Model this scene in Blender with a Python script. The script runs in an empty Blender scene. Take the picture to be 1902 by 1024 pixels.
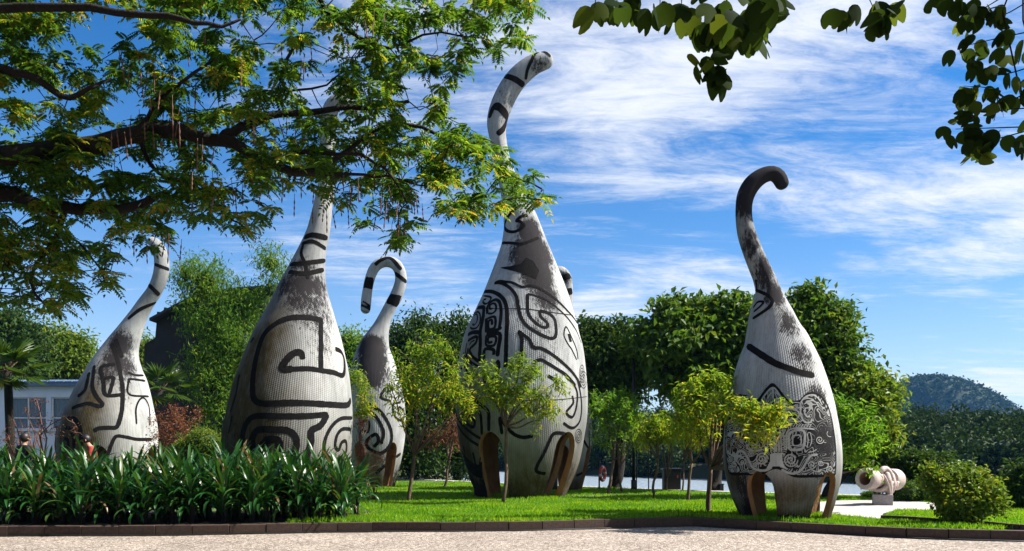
import bpy, bmesh, math, random
import numpy as np
from mathutils import Vector, Matrix, noise as mnoise
from mathutils.bvhtree import BVHTree

# ------------------------------------------------------------------ camera, sky, sun, exposure
SC = bpy.context.scene
COL = SC.collection
R = math.radians
F, CX, HY, EYE = 1400.0, 951.0, 835.0, 1.5          # focal length, centre column, horizon row (photo pixels), eye height
LAWN = 0.15
cam_d = bpy.data.cameras.new('camera')
cam = bpy.data.objects.new('camera', cam_d); COL.objects.link(cam)
cam.location = (0, 0, EYE); cam.rotation_euler = (R(90), 0, 0)
cam_d.sensor_width = 36.0; cam_d.lens = 36.0 * F / 1902.0
cam_d.shift_y = (HY - 512.0) / 1902.0
cam_d.clip_start = 0.05; cam_d.clip_end = 5000
SC.camera = cam

SUN_AZ, SUN_EL = 88.0, 47.0                           # azimuth from +Y towards +X, elevation
sdir = Vector((math.sin(R(SUN_AZ)) * math.cos(R(SUN_EL)), math.cos(R(SUN_AZ)) * math.cos(R(SUN_EL)), math.sin(R(SUN_EL))))
sun_d = bpy.data.lights.new('sun', 'SUN'); sun_d.energy = 5.0; sun_d.angle = R(0.53); sun_d.color = (1.0, 0.94, 0.85)
sun = bpy.data.objects.new('sun', sun_d); COL.objects.link(sun)
sun.rotation_euler = sdir.to_track_quat('Z', 'Y').to_euler(); sun.location = (20, 15, 25)

world = bpy.data.worlds.new('World'); SC.world = world; world.use_nodes = True
def build_world():
    nt = world.node_tree; N = nt.nodes; L = nt.links; N.clear()
    def nd(t, **kw):
        n = N.new(t)
        for k, v in kw.items(): setattr(n, k, v)
        return n
    def math_(op, a, b=None, clamp=False):
        n = nd('ShaderNodeMath', operation=op); n.use_clamp = clamp
        for i, v in enumerate((a, b)):
            if v is None: continue
            if isinstance(v, (int, float)): n.inputs[i].default_value = v
            else: L.new(v, n.inputs[i])
        return n.outputs[0]
    sky = nd('ShaderNodeTexSky'); sky.sky_type = 'NISHITA'; sky.sun_disc = False
    sky.sun_elevation = R(SUN_EL); sky.sun_rotation = R(SUN_AZ)
    sky.air_density = 1.0; sky.dust_density = 0.0; sky.ozone_density = 3.0; sky.altitude = 150
    hs = nd('ShaderNodeHueSaturation'); hs.inputs['Saturation'].default_value = 1.55; hs.inputs['Value'].default_value = 1.2; hs.inputs['Hue'].default_value = 0.505
    L.new(sky.outputs[0], hs.inputs['Color'])
    tc = nd('ShaderNodeTexCoord'); sep = nd('ShaderNodeSeparateXYZ'); L.new(tc.outputs['Generated'], sep.inputs[0])
    z = math_('MAXIMUM', sep.outputs[2], 0.0)
    den = math_('ADD', z, 0.10)
    u = math_('DIVIDE', sep.outputs[0], den); v = math_('DIVIDE', sep.outputs[1], den)
    comb = nd('ShaderNodeCombineXYZ'); L.new(u, comb.inputs[0]); L.new(v, comb.inputs[1])
    def noise(rot, sx, sy, scale, detail, rough, dist, off=(0, 0)):
        mp = nd('ShaderNodeMapping'); mp.inputs['Rotation'].default_value = (0, 0, R(rot)); mp.inputs['Scale'].default_value = (sx, sy, 1)
        mp.inputs['Location'].default_value = (off[0], off[1], 0)
        L.new(comb.outputs[0], mp.inputs[0])
        n = nd('ShaderNodeTexNoise'); n.inputs['Scale'].default_value = scale; n.inputs['Detail'].default_value = detail
        n.inputs['Roughness'].default_value = rough; n.inputs['Distortion'].default_value = dist
        L.new(mp.outputs[0], n.inputs['Vector']); return n.outputs[0]
    big = noise(20, 0.8, 1.0, 0.80, 5, 0.55, 0.5, CLOUD_OFF)
    wisp = noise(-52, 0.6, 1.6, 2.1, 12, 0.68, 1.3, (2.2, 1.0))
    fine = noise(-66, 1.0, 2.2, 7.5, 9, 0.74, 0.9, (5.0, 3.0))
    s = math_('ADD', math_('MULTIPLY', big, 1.20), math_('ADD', math_('MULTIPLY', wisp, 0.66), math_('MULTIPLY', fine, 0.27)))
    # the veil thickens towards the sun, as thin cirrus does
    sd = nd('ShaderNodeVectorMath', operation='DOT_PRODUCT'); L.new(tc.outputs['Generated'], sd.inputs[0]); sd.inputs[1].default_value = tuple(sdir)
    s = math_('ADD', s, math_('MULTIPLY', sd.outputs['Value'], 0.24))
    mr = nd('ShaderNodeMapRange'); mr.interpolation_type = 'SMOOTHSTEP'
    mr.inputs['From Min'].default_value = CLOUD_LO; mr.inputs['From Max'].default_value = CLOUD_HI
    L.new(s, mr.inputs['Value'])
    # horizon veil
    hz = math_('POWER', math_('SUBTRACT', 1.0, math_('MINIMUM', z, 1.0)), 4.6)
    veil = nd('ShaderNodeMix', data_type='RGBA'); L.new(math_('MULTIPLY', hz, 0.95), veil.inputs[0]); L.new(hs.outputs[0], veil.inputs[6]); veil.inputs[7].default_value = (CLOUD_V * 0.60, CLOUD_V * 0.75, CLOUD_V * 0.98, 1)
    cov = math_('MULTIPLY', mr.outputs[0], 0.95, clamp=True)
    mix = nd('ShaderNodeMix', data_type='RGBA'); L.new(cov, mix.inputs[0]); L.new(veil.outputs[2], mix.inputs[6])
    mix.inputs[7].default_value = (CLOUD_V * 0.95, CLOUD_V * 0.99, CLOUD_V * 1.06, 1)
    bg = nd('ShaderNodeBackground'); bg.inputs['Strength'].default_value = SKY_STR
    L.new(mix.outputs[2], bg.inputs['Color'])
    out = nd('ShaderNodeOutputWorld'); L.new(bg.outputs[0], out.inputs['Surface'])
CLOUD_OFF = (3.1, 0.4); CLOUD_LO, CLOUD_HI, CLOUD_V, SKY_STR = 1.06, 1.44, 7.8, 0.05
build_world()
SC.view_settings.view_transform = 'Standard'; SC.view_settings.look = 'None'
SC.view_settings.gamma = 1.0; SC.view_settings.use_curve_mapping = False
SC.view_settings.exposure = 1.42
try:
    SC.cycles.max_bounces = 8; SC.cycles.diffuse_bounces = 3; SC.cycles.transmission_bounces = 4
    SC.cycles.use_denoising = True; SC.cycles.sample_clamp_indirect = 6
except Exception: pass

# ------------------------------------------------------------------ helpers
def W(px, py, Y):
    return Vector(((px - CX) / F * Y, Y, EYE - (py - HY) / F * Y))
def WX(px, Y): return (px - CX) / F * Y
def GY(py, z=LAWN): return (EYE - z) * F / (py - HY)
RNG = np.random.default_rng(7)

def tag(o, label=None, cat=None, group=None, kind=None):
    if label: o['label'] = label
    if cat: o['category'] = cat
    if group: o['group'] = group
    if kind: o['kind'] = kind
    return o
def link(name, data, parent=None, mat=None):
    o = bpy.data.objects.new(name, data); COL.objects.link(o)
    if parent is not None: o.parent = parent
    if mat is not None: data.materials.append(mat)
    return o
def empty(name, loc=(0, 0, 0)):
    o = bpy.data.objects.new(name, None); COL.objects.link(o); o.location = loc
    o.empty_display_size = 0.2
    return o
def np_mesh(name, V, Fc, smooth=False, tint=None):
    V = np.asarray(V, np.float32); Fc = np.asarray(Fc, np.int32)
    me = bpy.data.meshes.new(name); k = Fc.shape[1]
    me.vertices.add(len(V)); me.vertices.foreach_set('co', V.ravel())
    me.loops.add(Fc.size); me.loops.foreach_set('vertex_index', Fc.ravel())
    me.polygons.add(len(Fc)); me.polygons.foreach_set('loop_start', np.arange(0, Fc.size, k, dtype=np.int32))
    me.polygons.foreach_set('use_smooth', np.full(len(Fc), smooth))
    if tint is not None:
        a = me.attributes.new('tint', 'FLOAT', 'POINT'); a.data.foreach_set('value', np.asarray(tint, np.float32))
    me.update(calc_edges=True); me.validate()
    return me
class MB:
    """collects verts and faces of any size, then builds one mesh object"""
    def __init__(s): s.v = []; s.f = []
    def add(s, V, Fc):
        b = len(s.v); s.v.extend([tuple(p) for p in V]); s.f.extend([tuple(i + b for i in f) for f in Fc])
    def box(s, c, d, rz=0.0, m=None):
        x, y, z = (k / 2 for k in d); co, si = math.cos(rz), math.sin(rz); V = []
        for sx, sy, sz in ((-1,-1,-1),(1,-1,-1),(1,1,-1),(-1,1,-1),(-1,-1,1),(1,-1,1),(1,1,1),(-1,1,1)):
            px, py = sx * x, sy * y
            V.append((c[0] + px * co - py * si, c[1] + px * si + py * co, c[2] + sz * z))
        s.add(V, [(0,3,2,1),(4,5,6,7),(0,1,5,4),(1,2,6,5),(2,3,7,6),(3,0,4,7)])
    def tube(s, pts, rad, n=7, caps=True):
        pts = [Vector(p) for p in pts]; m = len(pts)
        if not hasattr(rad, '__len__'): rad = [rad] * m
        V = []; up = None
        for i, p in enumerate(pts):
            t = (pts[min(i + 1, m - 1)] - pts[max(i - 1, 0)])
            t = t.normalized() if t.length > 1e-9 else Vector((0, 0, 1))
            if up is None: up = t.orthogonal().normalized()
            up = up - t * up.dot(t); up = up.normalized() if up.length > 1e-6 else t.orthogonal().normalized()
            b = t.cross(up)
            for k in range(n):
                a = 2 * math.pi * k / n
                V.append(p + (up * math.cos(a) + b * math.sin(a)) * rad[i])
        Fc = [(i * n + k, i * n + (k + 1) % n, (i + 1) * n + (k + 1) % n, (i + 1) * n + k) for i in range(m - 1) for k in range(n)]
        if caps: Fc += [tuple(range(n - 1, -1, -1)), tuple((m - 1) * n + k for k in range(n))]
        s.add(V, Fc)
    def build(s, name, mat, parent=None, smooth=False, bevel=0):
        me = bpy.data.meshes.new(name); me.from_pydata(s.v, [], s.f)
        if bevel:
            bm = bmesh.new(); bm.from_mesh(me)
            bmesh.ops.bevel(bm, geom=list(bm.edges), offset=bevel, segments=2, affect='EDGES', profile=0.6)
            bm.to_mesh(me); bm.free()
        for p in me.polygons: p.use_smooth = smooth
        me.update()
        return link(name, me, parent, mat)
def catmull(P, n, closed=False):
    P = np.asarray(P, float); m = len(P)
    if m < 3:
        t = np.linspace(0, 1, n)[:, None]; return P[0] * (1 - t) + P[-1] * t
    Q = np.vstack([2 * P[0] - P[1], P, 2 * P[-1] - P[-2]])
    t = np.linspace(0, m - 1 - 1e-9, n); i = t.astype(int); f = (t - i)[:, None]
    a, b, c, d = Q[i], Q[i + 1], Q[i + 2], Q[i + 3]
    return 0.5 * ((2 * b) + (c - a) * f + (2 * a - 5 * b + 4 * c - d) * f * f + (3 * b - a - 3 * c + d) * f ** 3)

# ------------------------------------------------------------------ materials
def mat_new(name):
    m = bpy.data.materials.new(name); m.use_nodes = True
    nt = m.node_tree; nt.nodes.clear()
    return m, nt.nodes, nt.links
def ramp(N, stops, interp='LINEAR'):
    r = N.new('ShaderNodeValToRGB'); r.color_ramp.interpolation = interp
    e = r.color_ramp.elements
    while len(e) < len(stops): e.new(0.5)
    for k, (p, c) in zip(e, stops): k.position = p; k.color = (*c, 1) if len(c) == 3 else c
    return r
def mat_plain(name, c1, c2=None, scale=6.0, rough=0.7, bump=0.0, bscale=30.0, metal=0.0, spec=0.4, detail=6, stretch=(1,1,1)):
    m, N, L = mat_new(name)
    p = N.new('ShaderNodeBsdfPrincipled'); o = N.new('ShaderNodeOutputMaterial'); L.new(p.outputs[0], o.inputs[0])
    p.inputs['Roughness'].default_value = rough; p.inputs['Metallic'].default_value = metal
    p.inputs['Specular IOR Level'].default_value = spec
    tc = N.new('ShaderNodeTexCoord'); mp = N.new('ShaderNodeMapping'); mp.inputs['Scale'].default_value = stretch
    L.new(tc.outputs['Object'], mp.inputs[0])
    n = N.new('ShaderNodeTexNoise'); n.inputs['Scale'].default_value = scale; n.inputs['Detail'].default_value = detail; n.inputs['Roughness'].default_value = 0.62
    L.new(mp.outputs[0], n.inputs['Vector'])
    r = ramp(N, [(0.32, c1), (0.70, c2 or tuple(k * 0.72 for k in c1))]); L.new(n.outputs[0], r.inputs[0]); L.new(r.outputs[0], p.inputs['Base Color'])
    if bump:
        n2 = N.new('ShaderNodeTexNoise'); n2.inputs['Scale'].default_value = bscale; n2.inputs['Detail'].default_value = 8
        L.new(mp.outputs[0], n2.inputs['Vector'])
        b = N.new('ShaderNodeBump'); b.inputs['Strength'].default_value = bump; b.inputs['Distance'].default_value = 0.02
        L.new(n2.outputs[0], b.inputs['Height']); L.new(b.outputs[0], p.inputs['Normal'])
    return m
def mat_leaf(name, stops, transl=0.45, rough=0.45, tcol=1.5, spec=0.35):
    """stops: colour ramp over the per-leaf tint attribute"""
    m, N, L = mat_new(name)
    at = N.new('ShaderNodeAttribute'); at.attribute_name = 'tint'
    r = ramp(N, stops); L.new(at.outputs['Fac'], r.inputs[0])
    p = N.new('ShaderNodeBsdfPrincipled'); p.inputs['Roughness'].default_value = rough; p.inputs['Specular IOR Level'].default_value = spec
    L.new(r.outputs[0], p.inputs['Base Color'])
    t = N.new('ShaderNodeBsdfTranslucent')
    g = N.new('ShaderNodeMix'); g.data_type = 'RGBA'; g.blend_type = 'MULTIPLY'; g.inputs[0].default_value = 1.0
    L.new(r.outputs[0], g.inputs[6]); g.inputs[7].default_value = (tcol * 1.15, tcol * 1.0, tcol * 0.45, 1)
    L.new(g.outputs[2], t.inputs['Color'])
    mx = N.new('ShaderNodeMixShader'); mx.inputs[0].default_value = transl
    L.new(p.outputs[0], mx.inputs[1]); L.new(t.outputs[0], mx.inputs[2])
    o = N.new('ShaderNodeOutputMaterial'); L.new(mx.outputs[0], o.inputs[0])
    return m
def mat_object_leaf(name, stops, transl, rough, tcol=1.4, spec=0.5):
    """as mat_leaf, tinted per object (for leaves that are objects of their own)"""
    m = mat_leaf(name, stops, transl, rough, tcol, spec)
    N, L = m.node_tree.nodes, m.node_tree.links
    oi = N.new('ShaderNodeObjectInfo'); r = [n for n in N if n.type == 'VALTORGB'][0]
    L.new(oi.outputs['Random'], r.inputs[0])
    return m
M = {}
M['bark'] = mat_plain('bark', (0.012, 0.0085, 0.006), (0.006, 0.004, 0.003), 9, 0.95, 0.9, 40, stretch=(1, 1, 0.3))
M['bark_pale'] = mat_plain('bark_pale', (0.13, 0.085, 0.055), (0.05, 0.03, 0.02), 14, 0.85, 0.6, 60, stretch=(1, 1, 0.3))
M['twig_red'] = mat_plain('twig_red', (0.16, 0.07, 0.045), (0.07, 0.03, 0.022), 14, 0.8)
M['wingnut'] = mat_leaf('wingnut_leaf', [(0.0, (0.014, 0.046, 0.008)), (0.5, (0.036, 0.092, 0.012)), (0.82, (0.095, 0.17, 0.014)), (0.97, (0.18, 0.21, 0.02)), (1.0, (0.26, 0.16, 0.02))], 0.5, 0.5, 2.1, 0.15)
M['peach'] = mat_leaf('peach_leaf', [(0.0, (0.09, 0.19, 0.014)), (0.45, (0.21, 0.29, 0.020)), (0.8, (0.42, 0.37, 0.03)), (1.0, (0.55, 0.36, 0.04))], 0.5, 0.55, 1.5, 0.2)
M['peach_green'] = mat_leaf('peach_green_leaf', [(0.0, (0.06, 0.17, 0.014)), (0.6, (0.14, 0.27, 0.02)), (1.0, (0.30, 0.32, 0.03))], 0.5, 0.55, 1.5, 0.2)
M['broad'] = mat_leaf('broad_leaf', [(0.0, (0.020, 0.060, 0.010)), (0.6, (0.055, 0.12, 0.016)), (1.0, (0.13, 0.17, 0.02))], 0.4, 0.5, 1.6, 0.2)
M['dark'] = mat_leaf('dark_leaf', [(0.0, (0.014, 0.040, 0.010)), (0.7, (0.034, 0.078, 0.014)), (1.0, (0.08, 0.125, 0.02))], 0.35, 0.55, 1.4, 0.2)
M['yellowgreen'] = mat_leaf('yellowgreen_leaf', [(0.0, (0.05, 0.11, 0.012)), (0.6, (0.11, 0.19, 0.018)), (1.0, (0.24, 0.24, 0.025))], 0.42, 0.5, 1.4, 0.25)
M['bamboo'] = mat_leaf('bamboo_leaf', [(0.0, (0.035, 0.10, 0.012)), (0.6, (0.085, 0.18, 0.018)), (1.0, (0.19, 0.25, 0.03))], 0.5, 0.5, 1.6, 0.2)
M['redleaf'] = mat_leaf('red_leaf', [(0.0, (0.10, 0.03, 0.02)), (0.6, (0.20, 0.075, 0.04)), (1.0, (0.26, 0.15, 0.06))], 0.4, 0.6, 1.2)
M['farleaf'] = mat_leaf('far_leaf', [(0.0, (0.009, 0.026, 0.008)), (0.6, (0.022, 0.050, 0.012)), (1.0, (0.055, 0.085, 0.016))], 0.2, 0.7, 1.2, 0.1)
M['palmleaf'] = mat_leaf('palm_leaf', [(0.0, (0.035, 0.085, 0.014)), (0.7, (0.07, 0.13, 0.02)), (1.0, (0.30, 0.22, 0.03))], 0.35, 0.4, 1.3)
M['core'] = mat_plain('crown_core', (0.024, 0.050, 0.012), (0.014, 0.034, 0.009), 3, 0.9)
M['lily'] = mat_object_leaf('lily_leaf', [(0.0, (0.010, 0.050, 0.010)), (0.7, (0.018, 0.080, 0.012)), (0.94, (0.05, 0.11, 0.02)), (0.97, (0.16, 0.11, 0.05)), (1.0, (0.12, 0.07, 0.035))], 0.28, 0.36, 1.2, 0.4)
M['orchid'] = mat_object_leaf('orchid_tree_leaf', [(0.0, (0.012, 0.026, 0.008)), (0.7, (0.026, 0.05, 0.010)), (1.0, (0.07, 0.10, 0.015))], 0.42, 0.7, 1.8, 0.03)
M['grass'] = mat_leaf('grass_blade', [(0.0, (0.05, 0.17, 0.006)), (0.5, (0.14, 0.33, 0.010)), (1.0, (0.32, 0.44, 0.02))], 0.5, 0.5, 1.3)
M['soil'] = mat_plain('lawn_soil', (0.045, 0.11, 0.010), (0.055, 0.075, 0.014), 3, 0.95, 0.6, 60)
M['earth'] = mat_plain('earth', (0.05, 0.045, 0.022), (0.03, 0.045, 0.014), 0.4, 0.95, 0.6, 8)
M['black_paint'] = mat_plain('black_paint', (0.006, 0.0055, 0.0055), (0.013, 0.012, 0.012), 14, 0.9, 0.3, 60, spec=0.06)
M['white_paint'] = mat_plain('white_paint', (0.34, 0.345, 0.33), (0.24, 0.24, 0.235), 22, 0.8, 0.3, 60)
M['kerb'] = mat_plain('kerb_stone', (0.070, 0.040, 0.028), (0.030, 0.018, 0.014), 16, 0.8, 0.5, 70)
M['paving'] = mat_plain('pale_paving', (0.38, 0.36, 0.34), (0.30, 0.28, 0.265), 2.5, 0.8, 0.2, 40)
M['stone_pink'] = mat_plain('pink_stone', (0.46, 0.375, 0.34), (0.34, 0.265, 0.235), 7, 0.6, 0.25, 60)
M['stone_brown'] = mat_plain('brown_stone', (0.30, 0.15, 0.10), (0.20, 0.10, 0.065), 9, 0.7, 0.3, 60)
M['pedestal'] = mat_plain('pedestal_stone', (0.34, 0.31, 0.31), (0.22, 0.19, 0.19), 18, 0.7, 0.4, 70)
M['metal'] = mat_plain('dark_metal', (0.03, 0.032, 0.035), None, 10, 0.5, 0, metal=0.5)
M['cable'] = mat_plain('cable_rubber', (0.012, 0.012, 0.012), None, 10, 0.45)
# ------------------------------------------------------------------ setting: ground, road, lawn, lake, path
def smooth01(a, lo, hi):
    t = np.clip((a - lo) / (hi - lo), 0, 1); return t * t * (3 - 2 * t)
# foot of the kerb, read off the photo and put on the ground
_kp = [(-420, 1001), (-200, 1000), (0, 997), (200, 996), (400, 994), (640, 989), (840, 988), (1000, 986), (1130, 982), (1230, 979), (1290, 978), (1360, 982), (1540, 992), (1700, 1001), (1890, 1006), (2050, 1009), (2300, 1012)]
KERB = np.array([(WX(x, GY(y, 0.0)), GY(y, 0.0)) for x, y in _kp])
KERB_S = catmull(np.column_stack([KERB, np.zeros(len(KERB))]), 400)[:, :2]
def kerb_y(x): return np.interp(x, KERB_S[:, 0], KERB_S[:, 1])

def shore_s(X, Y):   # >0 in the lake (near bank)
    return 0.615 * (X + 0.66) + 0.79 * (Y - 30.0) + 0.5 * np.sin(X * 0.35)
def far_s(X, Y):     # >0 on the far bank
    return 0.774 * (X + 2.1) + 0.633 * (Y - 94.0) + 2.0 * np.sin(X * 0.13)
def terrain_z(X, Y):
    lake = smooth01(shore_s(X, Y), 0.0, 1.6) * (1 - smooth01(far_s(X, Y), -3, 1.0)) * smooth01(X + 0.07 * Y + 1.2, 0, 3.0)
    z = 0.10 - 2.3 * lake
    z = z + smooth01(far_s(X, Y), 0, 30) * 1.2 * (lake < 0.5)
    return np.where(Y < kerb_y(X) + 0.3, -0.12, z)
def build_ground():
    xs = np.unique(np.concatenate([np.linspace(-420, -40, 30), np.linspace(-40, 40, 140), np.linspace(40, 420, 30)]))
    ys = np.unique(np.concatenate([np.linspace(-60, 8, 10), np.linspace(8, 40, 90), np.linspace(40, 120, 70), np.linspace(120, 1500, 30)]))
    X, Y = np.meshgrid(xs, ys); Z = terrain_z(X, Y)
    nx, ny = len(xs), len(ys); idx = np.arange(nx * ny).reshape(ny, nx)
    Fc = np.stack([idx[:-1, :-1], idx[:-1, 1:], idx[1:, 1:], idx[1:, :-1]], -1).reshape(-1, 4)
    tag(link('ground', np_mesh('ground', np.column_stack([X.ravel(), Y.ravel(), Z.ravel()]), Fc, True), None, M['earth']), 'earth under the lawn and the far bank', 'ground', kind='structure')
build_ground()

def mat_road():
    m, N, L = mat_new('exposed_aggregate')
    p = N.new('ShaderNodeBsdfPrincipled'); o = N.new('ShaderNodeOutputMaterial'); L.new(p.outputs[0], o.inputs[0]); p.inputs['Roughness'].default_value = 0.8
    tc = N.new('ShaderNodeTexCoord')
    v = N.new('ShaderNodeTexVoronoi'); v.inputs['Scale'].default_value = 30; L.new(tc.outputs['Object'], v.inputs['Vector'])
    v2 = N.new('ShaderNodeTexVoronoi'); v2.inputs['Scale'].default_value = 30; v2.feature = 'DISTANCE_TO_EDGE'; L.new(tc.outputs['Object'], v2.inputs['Vector'])
    hsv = N.new('ShaderNodeSeparateColor'); L.new(v.outputs['Color'], hsv.inputs[0])
    r = ramp(N, [(0.0, (0.13, 0.10, 0.08)), (0.35, (0.29, 0.245, 0.205)), (0.7, (0.41, 0.36, 0.31)), (1.0, (0.54, 0.49, 0.44))]); L.new(hsv.outputs[0], r.inputs[0])
    e = ramp(N, [(0.0, (0.16, 0.13, 0.11)), (0.09, (1, 1, 1))]); L.new(v2.outputs['Distance'], e.inputs[0])
    n = N.new('ShaderNodeTexNoise'); n.inputs['Scale'].default_value = 0.9; n.inputs['Detail'].default_value = 6; L.new(tc.outputs['Object'], n.inputs['Vector'])
    nr = ramp(N, [(0.3, (0.72, 0.70, 0.68)), (0.7, (1.05, 1.02, 1.0))]); L.new(n.outputs[0], nr.inputs[0])
    a = N.new('ShaderNodeMix'); a.data_type = 'RGBA'; a.blend_type = 'MULTIPLY'; a.inputs[0].default_value = 1; L.new(r.outputs[0], a.inputs[6]); L.new(e.outputs[0], a.inputs[7])
    b = N.new('ShaderNodeMix'); b.data_type = 'RGBA'; b.blend_type = 'MULTIPLY'; b.inputs[0].default_value = 1; L.new(a.outputs[2], b.inputs[6]); L.new(nr.outputs[0], b.inputs[7])
    L.new(b.outputs[2], p.inputs['Base Color'])
    bu = N.new('ShaderNodeBump'); bu.inputs['Strength'].default_value = 0.9; bu.inputs['Distance'].default_value = 0.02; L.new(v2.outputs['Distance'], bu.inputs['Height']); L.new(bu.outputs[0], p.inputs['Normal'])
    return m
def build_road():
    k = KERB_S; far = [(x, y + 0.05, 0) for x, y in k]; near = [(x * 1.0, -30, 0) for x, y in k]
    n = len(k); V = far + near
    Fc = [(i, n + i, n + i + 1, i + 1) for i in range(n - 1)]
    tag(link('road', np_mesh('road', V, Fc), None, mat_road()), 'pebbled path of exposed aggregate in the foreground', 'road', kind='structure')
build_road()

def build_kerb():
    root = empty('kerb', (0, 0, 0)); tag(root, 'low reddish brown stone kerb edging the lawn', 'kerb', kind='structure')
    seg = np.linalg.norm(np.diff(KERB_S, axis=0), axis=1); s = np.concatenate([[0], np.cumsum(seg)])
    Lk = 0.62; n = int(s[-1] / Lk); rnd = random.Random(3)
    mb = MB(); mb.box((0, 0, 0), (Lk - 0.008, 0.12, 0.34)); first = mb.build('kerb_stone', M['kerb'], root, bevel=0.008)
    for i in range(n):
        a = np.array([np.interp(i * Lk, s, KERB_S[:, j]) for j in (0, 1)]); b = np.array([np.interp((i + 1) * Lk, s, KERB_S[:, j]) for j in (0, 1)])
        o = first if i == 0 else first.copy()
        if i: COL.objects.link(o); o.parent = root
        c = (a + b) / 2; o.location = (c[0], c[1] + 0.06 + rnd.uniform(-.004, .004), 0.005 + rnd.uniform(-.005, .005)); o.rotation_euler = (rnd.uniform(-.012, .012), 0, math.atan2(b[1] - a[1], b[0] - a[0]))
    # hose lying along the foot of the kerb
    pts = []; x = -11.0
    while x < 12.5:
        pts.append((x, float(kerb_y(x)) - 0.05 - 0.025 * math.sin(x * 1.7) - 0.015 * math.sin(x * 4.1), 0.016 + 0.006 * max(0, math.sin(x * 2.3)))); x += 0.16
    c = MB(); c.tube(pts, 0.014, 6)
    tag(c.build('cable', M['cable'], None, True), 'thin black cable lying along the foot of the kerb', 'cable')
build_kerb()

# lawn: flat sheet with a soft swell, between kerb and shore
PATH = [(1492, 936), (1560, 931), (1668, 930), (1735, 936), (1800, 944), (1830, 953), (1760, 950), (1668, 948), (1640, 956), (1636, 966), (1590, 961), (1540, 957), (1480, 951)]
PATH_W = np.array([(WX(x, GY(y)), GY(y)) for x, y in PATH])
def in_poly(X, Y, P):
    ins = np.zeros(np.shape(X), bool); j = len(P) - 1
    for i in range(len(P)):
        xi, yi, xj, yj = *P[i], *P[j]
        c = ((yi > Y) != (yj > Y)) & (X < (xj - xi) * (Y - yi) / (yj - yi + 1e-12) + xi); ins ^= c; j = i
    return ins
def lawn_z(X, Y):
    return LAWN + 0.012 * np.sin(X * 0.9 + 1) * np.sin(Y * 0.7) 
def build_lawn():
    xs = np.linspace(-16, 18, 150); V = []; ny = 60; Fc = []
    for x in xs:
        y0 = float(kerb_y(x)) + 0.10
        y1 = 30.0 - (0.615 * (x + 0.66) + 0.5 * math.sin(x * 0.35)) / 0.79 - 0.2
        y1 = max(y0 + 1.0, min(y1, 40.0))
        for y in np.linspace(y0, y1, ny): V.append((x, y, float(lawn_z(x, y))))
    for i in range(len(xs) - 1):
        for j in range(ny - 1):
            a = i * ny + j; Fc.append((a, a + ny, a + ny + 1, a + 1))
    tag(link('lawn', np_mesh('lawn', V, Fc, True), None, M['soil']), 'bright green lawn between kerb and lake', 'lawn', kind='structure')
    # shore coping of pale stones
    root = empty('embankment'); tag(root, 'pale stone coping along the near shore of the lake', 'embankment', kind='structure')
    mb = MB(); mb.box((0, 0, 0), (0.985, 0.42, 0.9)); f = mb.build('coping_stone', M['paving'], root, bevel=0.015); i = 0
    xs = np.arange(-6.0, 18.0, 0.82)
    for x in xs:
        y = 30.0 - (0.615 * (x + 0.66) + 0.5 * math.sin(x * 0.35)) / 0.79
        y2 = 30.0 - (0.615 * (x + 0.1 + 0.66) + 0.5 * math.sin((x + 0.1) * 0.35)) / 0.79
        o = f if i == 0 else f.copy()
        if i: COL.objects.link(o); o.parent = root
        o.location = (x, y + 0.02, LAWN - 0.45 + 0.03); o.rotation_euler = (0, 0, math.atan2(y2 - y, 0.1)); i += 1
build_lawn()
def build_path():
    bm = bmesh.new(); vs = [bm.verts.new((x, y, LAWN + 0.02)) for x, y in PATH_W]; f = bm.faces.new(vs); bm.normal_update()
    if f.normal.z < 0: bmesh.ops.reverse_faces(bm, faces=[f])
    bmesh.ops.triangulate(bm, faces=bm.faces[:])
    me = bpy.data.meshes.new('path'); bm.to_mesh(me); bm.free()
    tag(link('path', me, None, M['paving']), 'pale paved path round the hand sculpture', 'path', kind='structure')
    # second low kerb behind the front strip of grass on the right
    root = empty('inner_kerb'); tag(root, 'low brown edging behind the front strip of grass on the right', 'kerb', kind='structure')
    P = [W(x, y, GY(y)) for x, y in ((1636, 967), (1665, 968), (1700, 970), (1745, 974), (1790, 977), (1840, 980), (1890, 985), (1960, 988), (2060, 990))]
    P = catmull([tuple(p) for p in P], 26); mb = MB(); mb.box((0, 0, 0), (1, 0.07, 0.2)); f = mb.build('kerb_stone', M['kerb'], root)
    for i in range(25):
        a, b = P[i], P[i + 1]; o = f if i == 0 else f.copy()
        if i: COL.objects.link(o); o.parent = root
        c = (a + b) / 2; o.location = (c[0], c[1], LAWN); d = b - a
        o.rotation_euler = (0, 0, math.atan2(d[1], d[0])); o.scale = (np.linalg.norm(d) * 0.985, 1, 1)
build_path()
def build_bed():
    xs = np.linspace(-13, -2.75, 60); V = []; Fc = []
    for x in xs:
        y0 = float(kerb_y(x)) + 0.121
        for y in np.linspace(y0, y0 + 3.3 + 0.1 * math.sin(x * 3), 8): V.append((x, y, float(lawn_z(x, y)) + 0.012))
    for i in range(len(xs) - 1):
        for j in range(7): a = i * 8 + j; Fc.append((a, a + 8, a + 9, a + 1))
    tag(link('flower_bed', np_mesh('flower_bed', V, Fc, True), None, mat_plain('bed_soil', (0.020, 0.014, 0.009), (0.010, 0.007, 0.005), 9, 0.95, 0.8, 40)), 'dark soil of the lily bed', 'soil', kind='structure')
build_bed()

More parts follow.
